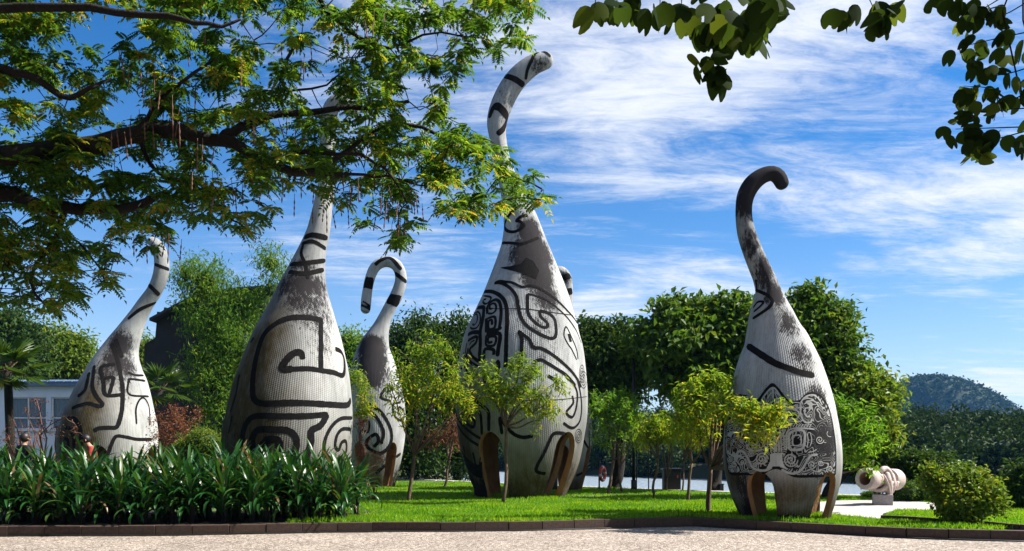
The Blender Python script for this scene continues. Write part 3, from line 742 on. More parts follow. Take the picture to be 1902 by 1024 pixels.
# --- the tallest, in the middle
S3 = Sculpture('gourd_sculpture', 'tallest white sculpture, raised straight neck ending in a rounded tip, coiled black patterns', [
    (1012, 113, 15.5), (990, 121, 18), (965, 141, 19.5), (946, 166, 20), (931, 197, 20), (923, 227, 18.5), (925, 258, 15.5), (933, 300, 15.5), (945, 340, 18.5), (957, 380, 24), (964, 400, 30), (969, 420, 34),
    (973, 450, 42), (975, 480, 53), (976, 520, 68.5), (976, 560, 84), (974, 600, 98.5), (971, 640, 111.5), (969, 700, 120), (969, 755, 122), (968, 800, 118.5), (968, 850, 109), (965, 900, 91.5), (962, 928, 78)], 21.8,
    arch_h=1.83, arch_w=0.46, arch_off=-26, wall=0.17, foot_h=3.4)
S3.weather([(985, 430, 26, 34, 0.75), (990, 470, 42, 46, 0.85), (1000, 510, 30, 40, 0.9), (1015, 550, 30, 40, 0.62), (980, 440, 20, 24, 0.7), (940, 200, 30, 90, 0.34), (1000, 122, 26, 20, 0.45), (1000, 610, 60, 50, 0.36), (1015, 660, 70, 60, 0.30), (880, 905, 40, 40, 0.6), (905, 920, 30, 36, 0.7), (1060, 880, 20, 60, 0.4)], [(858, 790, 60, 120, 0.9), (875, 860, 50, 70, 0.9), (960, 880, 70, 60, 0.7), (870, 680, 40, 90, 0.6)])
c = tr(820, 380, 3.657)
S3.stroke(c([(540, 5), (490, 40), (445, 95), (430, 150), (450, 180), (500, 185), (545, 160), (560, 140), (530, 115), (510, 110), (545, 80), (585, 75)]), 4.6)
S3.stroke(c([(412, 262), (470, 262), (540, 268), (600, 250), (660, 225)]), 4.5)
S3.fill(c([(405, 430), (470, 422), (540, 405), (575, 365), (620, 385), (660, 450), (640, 505), (585, 480), (510, 455)]), border=1.5)
c = tr(840, 520, 5.12)
for p, w in (([(290, 112), (370, 112), (440, 140), (490, 190), (515, 260), (522, 380), (515, 540), (510, 750), (506, 840)], 6), ([(280, 150), (350, 160), (370, 175), (350, 210), (320, 230), (295, 215), (300, 190), (325, 185)], 3.4),
             ([(240, 265), (295, 262), (300, 300), (290, 380), (270, 470), (265, 520), (268, 600), (262, 700), (262, 780)], 6.5), ([(200, 330), (240, 305), (265, 330), (265, 400), (235, 455), (190, 465), (172, 450)], 3),
             ([(205, 345), (230, 325), (240, 350), (235, 400), (210, 430), (192, 420)], 2.8), ([(150, 520), (200, 500), (265, 500)], 6.5), ([(335, 325), (335, 260), (370, 210), (415, 190), (450, 215), (465, 290), (460, 380), (450, 450), (468, 468)], 5),
             ([(340, 320), (380, 320), (415, 290), (415, 240), (390, 225), (360, 245), (360, 275), (385, 275)], 3.5), ([(330, 370), (405, 355), (405, 450), (350, 470), (345, 400), (375, 385), (380, 430)], 4.2), ([(325, 365), (325, 500)], 5.5), ([(325, 500), (450, 470)], 5),
             ([(325, 525), (440, 510), (455, 560), (440, 640), (430, 730)], 6), ([(325, 525), (325, 620), (400, 620), (415, 545), (350, 545), (345, 595), (385, 590)], 4), ([(355, 625), (355, 655)], 6), ([(305, 780), (310, 665), (390, 665), (395, 715)], 5),
             ([(150, 580), (200, 550), (235, 545), (225, 600), (170, 660), (185, 720), (230, 760), (265, 780)], 5), ([(165, 620), (185, 590), (215, 575)], 2.5), ([(140, 600), (130, 680), (150, 750), (210, 800), (265, 830)], 3), ([(100, 740), (150, 800), (80, 850)], 3),
             ([(110, 690), (130, 740), (190, 810)], 2.5), ([(150, 650), (150, 705)], 4), ([(175, 700), (187, 728)], 6), ([(130, 850), (150, 900), (120, 960)], 4), ([(300, 840), (310, 960), (360, 970)], 5), ([(420, 770), (440, 800), (430, 900)], 6)):
    S3.stroke(c(p), w)
c = tr(940, 500, 4.656)
for p, w in (([(-100, 122), (-60, 105), (0, 112), (40, 115), (80, 130), (140, 155), (220, 145), (300, 175), (380, 225), (450, 280), (520, 350), (590, 430), (640, 520)], 4.2), ([(-100, 122), (-50, 120), (0, 140), (50, 180), (90, 240), (105, 320), (130, 420), (180, 490), (260, 545), (340, 585), (400, 600), (430, 570), (430, 480), (410, 420), (360, 380), (290, 360)], 5),
             ([(290, 360), (300, 410), (350, 460), (360, 490), (340, 505), (290, 490), (220, 430), (190, 370), (185, 300), (185, 215)], 4.5), ([(185, 215), (250, 230), (340, 265), (420, 320), (500, 390), (560, 460), (610, 540), (650, 640)], 3.2),
             ([(105, 535), (150, 570), (200, 610), (235, 675), (300, 685), (370, 720), (440, 770), (510, 830), (570, 890), (620, 960), (650, 1020)], 5), ([(110, 540), (135, 600), (135, 660), (130, 760), (122, 870)], 5.5), ([(230, 810), (300, 785), (360, 815), (440, 865), (510, 910), (570, 970), (600, 1010)], 5),
             ([(360, 920), (420, 960), (450, 1010)], 5), ([(610, 785), (570, 700), (530, 640), (500, 570), (520, 500), (570, 600), (610, 700), (622, 780)], 2.4), ([(540, 560), (560, 630)], 6)):
    S3.stroke(c(p), w)
for a, b in ((22, 75), (15, 50), (8, 26)): S3.ring(940 + 655 / 4.656, 500 + 905 / 4.656, a / 4.656, b / 4.656, 1.1)
c = tr(840, 700, 4.267)
for p, w in (([(90, 165), (160, 175), (230, 225), (285, 275), (290, 350), (290, 430)], 5), ([(110, 215), (160, 240), (220, 290), (232, 370), (235, 460)], 4.5), ([(110, 215), (100, 270), (140, 320), (175, 345), (175, 390), (150, 395), (100, 355), (75, 300), (75, 240)], 4.5),
             ([(30, 280), (50, 340), (100, 400), (160, 450), (225, 490)], 4.2), ([(40, 375), (80, 440), (140, 500), (210, 545)], 4.5), ([(90, 550), (104, 620)], 3.5), ([(165, 600), (185, 690)], 4.5), ([(395, 455), (380, 330), (430, 395), (490, 455), (560, 480), (640, 470)], 5.2),
             ([(920, 460), (850, 445), (800, 455), (770, 510), (730, 600), (680, 690), (665, 740), (690, 760), (740, 768)], 5), ([(880, 365), (930, 400), (970, 400), (1010, 350), (1025, 250), (1015, 130), (990, 20)], 4), ([(905, 0), (960, 60), (990, 130), (985, 230), (960, 310), (930, 315), (905, 280), (940, 235), (960, 200), (950, 150)], 4)):
    S3.stroke(c(p), w)
S3.fill(c([(55, 560), (110, 640), (170, 690), (215, 705), (230, 600), (238, 800), (190, 790), (130, 740), (80, 660)]), border=2)
for a, b in ((26, 55), (17, 36), (8, 17)): S3.ring(840 + 1000 / 4.267, 700 + 470 / 4.267, a / 4.267, b / 4.267, 1.1); S3.ring(840 + 1040 / 4.267, 700 + 25 / 4.267, a / 4.267, b * 1.2 / 4.267, 1.1)
c = tr(880, 80, 3.011)
for p, w in (([(430, 75), (395, 50), (345, 60), (325, 95), (300, 150), (290, 205)], 5), ([(175, 183), (230, 203), (288, 243)], 9), ([(85, 420), (110, 360), (140, 350), (185, 400), (182, 440), (165, 480), (130, 512)], 8), ([(115, 352), (150, 370), (188, 415)], 10)): S3.stroke(c(p), w)

S3.stroke([(889, 572), (930, 574), (975, 574), (1020, 580), (1064, 586)], 1.3); S3.stroke([(847, 735), (905, 742), (969, 744), (1030, 743), (1090, 737)], 0.9)
# --- the right one with the dark hooked neck
S5 = Sculpture('gourd_sculpture', 'white sculpture on the right with blackened hooked neck and a band of fine black ornament', [
    (1452, 340, 12.5), (1446, 329, 13.5), (1434, 322.5, 13.5), (1416, 327, 14.5), (1398, 341, 16), (1386.5, 360, 16), (1382, 380, 15), (1382, 407, 15), (1387, 435, 16.5), (1396.5, 463, 17.5), (1408, 491, 18.5), (1420, 519, 20), (1427, 544, 24), (1431, 579, 37.5),
    (1436, 614, 49), (1441, 640, 60), (1444, 673, 73), (1446, 706, 83), (1447.5, 740, 91.5), (1449, 773, 97), (1450, 806, 101.7), (1451, 839, 104), (1452.8, 872, 102.8), (1454.8, 905, 97), (1457, 939, 86.5), (1458.5, 966, 76)], 15.0,
    arch_h=0.95, arch_w=0.335, arch_off=-25, wall=0.13, foot_h=1.5)
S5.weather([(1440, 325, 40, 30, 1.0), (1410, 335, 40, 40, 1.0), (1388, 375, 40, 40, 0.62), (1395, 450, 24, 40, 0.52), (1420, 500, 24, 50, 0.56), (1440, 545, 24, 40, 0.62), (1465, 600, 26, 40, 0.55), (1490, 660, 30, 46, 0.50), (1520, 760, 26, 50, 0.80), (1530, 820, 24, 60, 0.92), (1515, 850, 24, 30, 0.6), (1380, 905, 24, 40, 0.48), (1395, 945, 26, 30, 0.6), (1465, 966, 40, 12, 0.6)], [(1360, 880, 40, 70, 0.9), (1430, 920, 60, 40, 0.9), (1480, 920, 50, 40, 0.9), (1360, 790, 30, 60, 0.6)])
S5.bold = 1.0
c = tr(1320, 280, 2.843)
S5.stroke(c([(238, 735), (300, 765), (325, 800), (300, 835), (222, 888)]), 6); S5.stroke(c([(225, 830), (250, 800), (278, 800), (265, 820), (228, 852)]), 4.5); S5.stroke(c([(238, 680), (246, 745)]), 5)
c = tr(1300, 640, 3.013)
S5.stroke(c([(265, 5), (340, 55), (420, 105), (500, 135), (570, 160), (640, 172)]), 12)
BAND = c([(165, 340), (205, 290), (260, 290), (315, 318), (350, 290), (405, 222), (460, 285), (495, 315), (555, 318), (590, 285), (630, 272), (680, 295), (720, 360), (745, 470), (758, 580), (757, 700), (740, 733), (620, 737), (530, 735), (470, 703), (430, 690), (385, 700), (345, 722), (260, 725), (172, 722), (152, 650), (144, 560), (147, 450)])
M['ornament'] = mat_ornament()
S5.fill(BAND, M['ornament'], border=0); S5.stroke(BAND + BAND[:1], 3.4, None, 0.0065)
S5.stroke(c([(172, 722), (260, 725), (345, 722), (385, 700), (430, 690), (470, 703), (530, 735), (620, 737), (740, 733)]), 5, None, 0.007)
for p_, w_ in (([(195, 300), (260, 296), (318, 322), (405, 232), (490, 320), (560, 322)], 6), ([(520, 540), (545, 540), (545, 555), (520, 555)], 9), ([(660, 540), (668, 545)], 12), ([(470, 640), (500, 600), (540, 620), (545, 660), (510, 690), (475, 675), (468, 640)], 3.5), ([(330, 610), (375, 620), (390, 650), (370, 690), (330, 690)], 4), ([(205, 530), (210, 540)], 8), ([(296, 530), (306, 540)], 9)): S5.stroke(c(p_), w_, None, 0.007)
WP = M['white_paint']
S5.fill(c([(392, 612), (465, 608), (462, 650), (478, 688), (500, 705), (470, 692), (430, 680), (395, 688), (370, 700), (392, 655)]), M['sculpt'], off=0.008, border=0)
c1 = tr(1340, 700, 5.12); c2 = tr(1440, 700, 5.12); wl = lambda p, w: S5.stroke(p, w, WP, 0.009)
for p, w in (([(0, 150), (40, 180), (90, 240), (80, 290)], 2), ([(100, 245), (230, 250), (225, 295), (95, 295), (100, 245)], 1.8), ([(120, 265), (160, 280), (200, 265)], 1.5), ([(60, 330), (130, 310), (200, 320), (225, 360), (200, 400), (100, 415)], 2.2), ([(350, 400), (330, 435), (280, 430), (245, 380), (238, 300), (245, 240), (290, 190), (350, 175), (400, 200), (445, 270)], 2.6),
             ([(265, 330), (290, 300), (330, 290)], 1.8), ([(280, 350), (300, 380), (330, 375)], 2.4), ([(270, 262), (330, 230), (380, 240), (410, 290)], 2), ([(120, 430), (250, 425)], 2), ([(105, 700), (110, 540), (160, 495), (260, 490), (370, 500)], 2.5), ([(130, 690), (130, 560), (180, 515), (270, 520), (275, 640), (240, 690), (135, 695)], 4.2),
             ([(165, 562), (235, 560), (240, 640), (170, 650), (165, 562)], 2.4), ([(10, 600), (10, 715)], 2.2), ([(30, 590), (35, 715)], 2.2), ([(52, 560), (60, 715)], 2), ([(60, 880), (130, 915), (200, 915), (260, 870), (300, 800), (340, 750), (400, 740)], 4), ([(300, 540), (310, 600), (300, 680)], 1.6), ([(330, 530), (345, 600), (330, 660)], 1.5),
             ([(310, 720), (360, 710), (390, 690)], 1.6), ([(290, 900), (330, 880), (400, 905), (440, 880)], 1.6)): wl(c2(p), w)
for i in range(8): wl(c2([(140 + 26 * i, 482), (160 + 26 * i, 450)]), 1.6)
for i in range(6): wl(c2([(74, 550 + 24 * i), (100, 575 + 24 * i)]), 1.6)
for cx_, cy_, r_ in ((145, 790, 70), (345, 835, 42), (515, 880, 40), (430, 820, 30), (420, 600, 40)): S5.spiral(*c2([(cx_, cy_)])[0], r_ / 5.12, 2.3 if r_ > 50 else 1.8, 2.2 if r_ > 50 else 1.5, WP, 0.009)
for p, w in (([(90, 740), (130, 757), (195, 750)], 4), ([(160, 712), (210, 712), (250, 770), (290, 850), (340, 885), (420, 890), (480, 862)], 4), ([(270, 556), (335, 560), (340, 640), (275, 642), (270, 556)], 2.4), ([(240, 640), (260, 690), (330, 705), (395, 690)], 3), ([(440, 580), (440, 720)], 2), ([(470, 600), (505, 570), (545, 600), (552, 715)], 2), ([(470, 600), (472, 715)], 2),
             ([(505, 640), (507, 715)], 3), ([(410, 290), (385, 240), (410, 180), (490, 105), (560, 185), (600, 260)], 2.8), ([(490, 110), (492, 210)], 2.6), ([(430, 250), (440, 200), (480, 150)], 1.8), ([(520, 250), (525, 200), (510, 160)], 1.8), ([(150, 440), (160, 480), (210, 500)], 3), ([(130, 240), (160, 200), (220, 195)], 2.4), ([(60, 480), (100, 400), (130, 330)], 2), ([(60, 560), (110, 520), (150, 540)], 2), ([(50, 640), (60, 720), (90, 740)], 2),
             ([(350, 240), (375, 260)], 3), ([(350, 420), (380, 470), (370, 540)], 2), ([(200, 400), (240, 420), (270, 400)], 2.4), ([(580, 480), (590, 560), (600, 650)], 2), ([(420, 560), (410, 640), (420, 700)], 2)): wl(c1(p), w)
for cx_, cy_, r_ in ((130, 835, 36), (197, 812, 42), (90, 870, 26), (385, 785, 62), (325, 840, 26), (140, 600, 34), (280, 740, 30), (80, 790, 24), (200, 330, 36)): S5.spiral(*c1([(cx_, cy_)])[0], r_ / 5.12, 2.2 if r_ > 50 else 1.7, 2.4 if r_ > 50 else 1.5, WP, 0.009, sgn=-1)
rs = random.Random(8); bx = np.array(BAND)
k = 0
while k < 20:
    x, y = rs.uniform(1350, 1552), rs.uniform(735, 880)
    if not in_poly(np.array([x]), np.array([y]), bx)[0]: continue
    if 1415 < x < 1462 and y > 838: continue
    a = rs.uniform(0, 6.28); r_ = rs.uniform(3, 6); k += 1
    wl([(x + r_ * math.cos(a + t), y + r_ * math.sin(a + t)) for t in (0, 0.7, 1.4, 2.1, 2.8)], 1.1)
# --- second from the left, in front
S2 = Sculpture('gourd_sculpture', 'broad sculpture behind the lily bed with large angular black scrolls, neck lost in the leaves', [
    (655, 205, 13), (640, 190, 14), (622, 192, 14), (611, 215, 14.5), (609, 260, 14.5), (610, 300, 15), (607, 340, 15.5), (602, 370, 16.5), (597, 400, 18.5), (591, 432, 21), (582, 460, 24), (571, 500, 33), (563, 540, 46), (559, 580, 61), (555, 620, 77.5), (551, 660, 90.5), (547.6, 700, 101), (543.5, 740, 109), (540, 780, 114),
    (536, 820, 117), (533.5, 860, 115.5), (532, 900, 106), (531, 938, 89)], 19.0, arch_h=1.2, arch_w=0.42, arch_off=-20, wall=0.22, foot_h=3.2)
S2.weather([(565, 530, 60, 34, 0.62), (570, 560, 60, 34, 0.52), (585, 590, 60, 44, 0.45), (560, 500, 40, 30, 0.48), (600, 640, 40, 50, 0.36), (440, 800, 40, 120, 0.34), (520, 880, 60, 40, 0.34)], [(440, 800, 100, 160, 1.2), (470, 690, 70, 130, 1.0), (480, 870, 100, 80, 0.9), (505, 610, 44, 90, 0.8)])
c = tr(400, 540, 3.011)
for p, w in (([(600, 165), (500, 150), (410, 155), (330, 190), (270, 250), (235, 350), (215, 450), (208, 550), (220, 610), (270, 632), (400, 628), (520, 630), (650, 638), (735, 640), (757, 610)], 9), ([(490, 385), (480, 345), (450, 345), (400, 385), (370, 440), (420, 440), (520, 437), (590, 447), (660, 458), (714, 472), (722, 400), (705, 345), (670, 325)], 7.5),
             ([(480, 350), (445, 348), (400, 385), (372, 438), (440, 438)], 10), ([(590, 150), (590, 300), (590, 440)], 7.5), ([(630, 692), (500, 702), (350, 702), (220, 704), (170, 750), (150, 830), (145, 930)], 8.5), ([(628, 690), (590, 752), (537, 785), (535, 850), (510, 930), (495, 1010)], 9.5),
             ([(215, 900), (208, 830), (240, 780), (330, 778), (410, 785), (452, 830), (447, 900), (420, 960)], 9.5), ([(255, 890), (290, 838), (350, 840), (360, 900)], 11), ([(765, 712), (700, 717), (650, 760), (615, 830), (610, 900), (650, 942), (700, 942), (730, 900), (730, 845), (706, 850), (690, 890), (670, 870), (680, 810), (710, 775), (757, 775)], 5.5),
             ([(215, 262), (197, 292)], 6), ([(135, 470), (115, 580), (85, 680)], 5), ([(95, 700), (75, 800)], 4)): S2.stroke(c(p), w)
c = tr(380, 420, 2.133)
for p, w in (([(395, 45), (430, 36), (487, 48)], 8), ([(385, 70), (430, 62), (480, 90)], 6), ([(390, 75), (383, 110), (398, 150), (410, 210)], 5), ([(340, 152), (400, 147), (478, 137)], 7), ([(333, 182), (400, 188), (478, 172)], 7)): S2.stroke(c(p), w)

# --- far left
S1 = Sculpture('gourd_sculpture', 'leaning sculpture at the far left, its right side bright in the sun, thin black outlines', [
    (283, 449, 9), (290, 454, 10.5), (297, 467, 12), (300.5, 490, 13), (297.5, 515, 13.3), (287, 540, 13), (270, 565, 14), (255, 590, 16.5), (239, 620, 22.5), (225, 650, 31), (217, 680, 44), (213.5, 710, 57), (210, 740, 67), (206.5, 770, 76), (204, 800, 82), (200.5, 830, 84.5), (199.5, 860, 82), (198, 902, 69)], 27.5,
    arch_h=1.5, arch_w=0.42, arch_off=-10, wall=0.22, foot_h=1.6)
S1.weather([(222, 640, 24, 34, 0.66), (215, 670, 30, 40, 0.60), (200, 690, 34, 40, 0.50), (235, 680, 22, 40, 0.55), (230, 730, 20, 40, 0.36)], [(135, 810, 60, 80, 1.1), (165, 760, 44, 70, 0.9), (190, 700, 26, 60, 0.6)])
c = tr(100, 640, 4.655)
for p, w in (([(350, 180), (340, 280), (335, 370), (370, 450), (420, 515), (390, 535), (300, 510), (230, 525), (155, 552)], 5.5), ([(500, -10), (540, 100), (575, 250), (595, 400), (590, 550), (570, 650), (540, 715), (470, 720), (390, 725), (345, 748)], 6), ([(530, 170), (410, 200), (430, 320), (450, 435), (600, 435)], 5.5), ([(440, 295), (512, 290), (480, 430)], 5),
             ([(305, 240), (285, 340), (265, 400), (205, 452)], 6), ([(112, 640), (170, 640), (215, 690), (235, 780), (235, 880)], 6), ([(100, 718), (140, 730), (170, 800), (175, 900)], 5.5), ([(90, 812), (122, 830), (125, 900)], 5), ([(465, 960), (500, 860), (540, 795), (620, 800), (720, 820), (845, 820)], 4.8), ([(640, 240), (700, 265), (775, 268)], 3.6),
             ([(650, 330), (660, 300), (790, 315)], 3.6), ([(645, 310), (650, 430), (820, 450)], 3), ([(715, 690), (710, 560), (740, 480), (780, 465), (820, 530), (830, 640), (825, 700)], 2.8)): S1.stroke(c(p), w)
c = tr(0, 430, 2.382)
for p, w in (([(680, 144), (748, 169)], 5), ([(655, 233), (705, 282)], 6), ([(690, 315), (620, 345), (565, 388)], 5), ([(510, 475), (540, 560)], 6)): S1.stroke(c(p), w)

# --- behind, with the cane-shaped neck
S4 = Sculpture('gourd_sculpture', 'slim sculpture with black banded neck bent over like a cane handle', [
    (679, 574, 9), (680, 560, 9.5), (682.5, 540, 9), (687, 518, 9), (695, 499, 9.5), (707, 489, 9.5), (721, 486.5, 10), (735, 492, 10.5), (743.5, 507, 10.5), (744, 526, 11), (737, 547, 11.5), (727, 566, 11.5), (716, 588, 12), (708, 608, 15.5), (700, 630, 23), (695, 650, 31), (694, 680, 41), (694.5, 710, 48.5),
    (696, 740, 53.5), (697, 780, 56), (698, 820, 53), (699, 860, 45), (700, 908, 32)], 26.9, arch_h=1.6, arch_w=0.28, arch_off=-38, wall=0.16, foot_h=1.6)
S4.weather([(690, 645, 26, 24, 1.0), (692, 670, 26, 30, 0.95), (696, 700, 22, 30, 0.70), (715, 690, 20, 40, 0.45), (690, 730, 30, 30, 0.36)])
c = tr(640, 460, 2.226)
for p, w in (([(80, 142), (121, 150)], 17), ([(172, 208), (238, 226)], 17), ([(198, 98), (256, 142)], 6), ([(125, 72), (150, 52), (190, 44), (235, 92)], 6), ([(66, 236), (108, 262)], 15), ([(20, 505), (48, 462), (40, 500)], 4), ([(95, 645), (150, 680), (190, 750), (190, 810), (150, 850), (100, 830), (92, 800), (128, 772), (140, 800), (120, 825)], 5),
             ([(35, 697), (90, 677), (130, 700), (160, 760), (152, 812)], 5), ([(60, 722), (98, 718), (95, 762), (62, 742)], 4), ([(232, 640), (200, 650), (210, 700), (240, 715), (245, 680), (226, 660), (220, 690)], 3.4), ([(170, 580), (150, 618), (192, 636)], 4), ([(128, 935), (180, 890), (232, 852)], 5)): S4.stroke(c(p), w)

# --- mostly hidden behind the tallest
S6 = Sculpture('gourd_sculpture', 'white sculpture mostly hidden behind the tallest one, only hook and one foot showing', [
    (1012, 566, 9), (1014, 545, 9.5), (1019, 522, 10), (1030, 508, 10.5), (1042, 506, 11), (1051, 518, 11), (1053, 540, 11), (1052, 570, 11.5), (1050, 600, 13.5), (1047, 640, 23), (1046, 680, 36), (1046, 720, 45), (1047, 770, 50.5), (1048, 820, 50.5), (1047.5, 860, 45), (1047, 911, 33)], 25.2, arch_h=1.5, arch_w=0.27, arch_off=-2, wall=0.16, foot_h=1.4)
S6.weather([(1050, 515, 20, 20, 0.5), (1045, 660, 40, 40, 0.6)])
for p, w in (([(1036, 520), (1064, 510)], 9), ([(1040, 545), (1066, 540)], 10), ([(1070, 884), (1085, 876), (1098, 862)], 4), ([(1084, 818), (1092, 832)], 4), ([(1094, 800), (1095, 840)], 3)): S6.stroke(p, w)
# ------------------------------------------------------------------ trees
def tree(name, label, base_px, Y, lobes, seed, mat='broad', n=260, per=42, spread=0.28, leaf=0.17, width=0.5, trunk_r=0.14, fork=None, droop=0.3, core=0.55, group=None, z0=LAWN, limbs=9, bark='bark', shell=0.5, depth=1.0):
    rng = np.random.default_rng(seed); base = np.array(W(base_px, 0, Y)); base[2] = z0
    root = empty(name, tuple(base)); tag(root, label, 'tree', group)
    cen = lobes_px(lobes, Y, rng, n, shell, depth)
    top = cen.mean(0)
    fk = np.array(W(*fork, Y)) if fork else base + (top - base) * 0.5
    mb = MB(); P = limb_path(base - [0, 0, 0.15], fk, 0.0, rng, 8); mb.tube(P, np.linspace(trunk_r, trunk_r * 0.65, 8), 9)
    far = cen[rng.choice(n, limbs, replace=False)]; nodes = [P[-1], P[-2]]
    for t in far:
        Q = limb_path(P[-1 - rng.integers(0, 2)], t, 0.08, rng, 7); mb.tube(Q, np.linspace(trunk_r * 0.5, trunk_r * 0.12, 7), 6); nodes += list(Q[2:])
    connect(mb, nodes, cen[rng.choice(n, min(n, 70), replace=False)], trunk_r * 0.14, trunk_r * 0.05, rng)
    pi = Matrix.Translation(-root.location)
    t = mb.build('trunk', M[bark], root, True); t.matrix_parent_inverse = pi
    f = foliage('crown', cen, per, spread, leaf, width, M[mat], root, rng, droop); f.matrix_parent_inverse = pi
    if core:
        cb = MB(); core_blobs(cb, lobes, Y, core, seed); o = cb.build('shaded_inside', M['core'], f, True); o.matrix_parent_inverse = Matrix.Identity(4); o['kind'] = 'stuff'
    return root

def sapling(label, base_px, Y, fork, lobes, seed, tufts=120, leaves=15, mat='peach', r=0.042, leaf=0.155, forks=7, group='young peach trees on the lawn', bark='bark_pale', name='peach_tree', spread=0.075, extra=(), dep=0.9):
    tufts = int(tufts * 0.74); leaves = int(leaves * 1.15)
    rng = np.random.default_rng(seed); base = np.array(W(base_px, 0, Y)); base[2] = LAWN
    root = empty(name, tuple(base)); tag(root, label, 'tree', group); pi = Matrix.Translation(-root.location)
    cen = lobes_px(lobes, Y, rng, tufts, 0.6, dep); fk = np.array(W(*fork, Y))
    mb = MB(); P = limb_path(base - [0, 0, 0.1], fk, 0.0, rng, 8, 0.35); mb.tube(P, np.linspace(r, r * 0.72, 8), 8); nodes = [P[-1]]
    tgt = list(cen[rng.choice(tufts, forks, replace=False)]) + [np.array(W(e[0], e[1], Y + (e[2] if len(e) > 2 else 0.0))) for e in extra]
    for t in tgt:
        t = np.array(t); Q = limb_path(P[-1], t, 0.03, rng, 8); mb.tube(Q, np.linspace(r * 0.58, r * 0.16, 8), 6); nodes += list(Q[2:])
    connect(mb, nodes, cen, r * 0.17, r * 0.07, rng, 0.08, 4, 4)
    o = mb.build('trunk', M[bark], root, True); o.matrix_parent_inverse = pi
    n = tufts * leaves
    # leaves whorl round the twig end and hang
    az = rng.uniform(0, 2 * math.pi, n); up = rng.uniform(-1.5, 0.35, n)
    A = np.column_stack([np.cos(az), np.sin(az), up]); C = np.repeat(cen, leaves, 0) + rng.normal(size=(n, 3)) * spread
    C[:, 2] -= rng.random(n) * 0.16
    Nn = rand_dirs(n, rng) * 0.4 + np.array([0, 0, 1.0]); L_ = leaf * rng.uniform(0.7, 1.2, n)
    hz = np.repeat((cen[:, 2] - cen[:, 2].min()) / np.ptp(cen[:, 2]), leaves)          # older, lower leaves have yellowed
    tint = np.clip(0.08 + 0.40 * (1 - hz) + rng.normal(0, 0.20, n), 0, 1)
    f = leaf_cards('crown', C, A, Nn, L_, L_ * 0.27, M[mat], root, tint, rng=rng); f.matrix_parent_inverse = pi
    return root

# young peach trees
sapling('young peach tree left of the tallest sculpture, forked grey trunk, yellowing leaves', 757, GY(931), (770, 845), [(800, 690, 62, 58), (765, 720, 46, 50), (840, 720, 50, 55), (800, 640, 40, 30), (740, 700, 28, 60, 0.7), (870, 740, 22, 30, 0.6)], 1, 240, 16, r=0.055, extra=[(845, 745), (808, 745), (752, 790)])
sapling('young peach tree standing right in front of the tallest sculpture', 933, 18.7, (940, 792), [(965, 725, 66, 48), (920, 715, 44, 40), (1010, 745, 40, 40), (985, 680, 50, 26, 0.7), (900, 690, 26, 26, 0.7), (968, 660, 16, 18), (1040, 700, 18, 22, 0.6)], 2, 190, 16, r=0.05, extra=[(1005, 782), (968, 665), (910, 740)], dep=0.5)
sapling('peach tree with crossing trunk right of the tallest sculpture, nearest to it', 1127, GY(918), (1140, 855), [(1140, 765, 52, 46), (1110, 750, 28, 34), (1170, 780, 36, 40), (1120, 800, 26, 30, 0.7)], 3, 170, 16, 'peach_green', r=0.055)
sapling('thin peach tree whose crown touches the lamp post', 1157, GY(915), (1150, 868), [(1165, 770, 36, 42), (1190, 785, 28, 38), (1150, 740, 30, 24)], 4, 110, 16, 'peach_green', r=0.04)
sapling('slender peach tree left of the litter bin', 1217, GY(925), (1222, 850), [(1215, 785, 30, 30), (1240, 800, 24, 34), (1200, 800, 18, 24)], 5, 110, 16, r=0.04, extra=[(1200, 820)])
sapling('slender pale peach tree in front of the litter bin', 1238, GY(914), (1240, 888), [(1248, 790, 26, 30), (1232, 775, 20, 24)], 6, 80, 16, 'peach_green', r=0.032, extra=[(1222, 832), (1246, 830)])
sapling('peach tree with wide low fork right of the litter bin', 1267, GY(914), (1270, 858), [(1270, 790, 24, 30), (1290, 800, 22, 28)], 7, 80, 16, r=0.032, extra=[(1255, 835), (1282, 838)])
sapling('peach tree between the litter bin and the right sculpture, forked at half height', 1277, GY(930), (1285, 860), [(1290, 775, 34, 34), (1270, 790, 24, 24), (1310, 800, 20, 26)], 8, 110, 16, r=0.045, extra=[(1297, 825), (1272, 822)])
sapling('nearest peach tree, its branches reaching across the right sculpture', 1316, 16.2, (1320, 870), [(1310, 735, 52, 44), (1275, 740, 34, 34), (1350, 735, 34, 34, 1, -1.2), (1385, 755, 34, 34, 1, -2.3), (1425, 765, 32, 24, 0.9, -2.5), (1325, 700, 26, 18), (1300, 790, 40, 26), (1400, 795, 40, 16, 0.6, -2.5), (1450, 742, 14, 10, 0.7, -2.5)], 9, 290, 15, r=0.06, extra=[(1313, 770), (1335, 700), (1395, 812, -2.4), (1445, 762, -2.5), (1400, 745, -2.4)])
sapling('green peach tree behind the right sculpture, trunk seen through its arch', 1518, GY(953), (1522, 885), [(1585, 790, 42, 52), (1560, 760, 34, 34), (1610, 800, 26, 40), (1590, 840, 34, 26, 0.8), (1545, 800, 24, 50)], 10, 250, 16, 'peach_green', r=0.05, extra=[(1590, 800)])
sapling('small peach tree with reddish leaves beyond the lawn, left of the tallest sculpture', 824, 27.0, (835, 855), [(830, 800, 32, 34), (850, 790, 22, 26), (808, 815, 18, 22)], 12, 110, 12, 'redleaf', r=0.05, leaf=0.13)
sapling('small green peach tree between the broad sculpture and the banded one', 668, 22.5, (668, 820), [(668, 715, 20, 28), (672, 750, 22, 24), (658, 690, 12, 20)], 13, 70, 15, r=0.035)

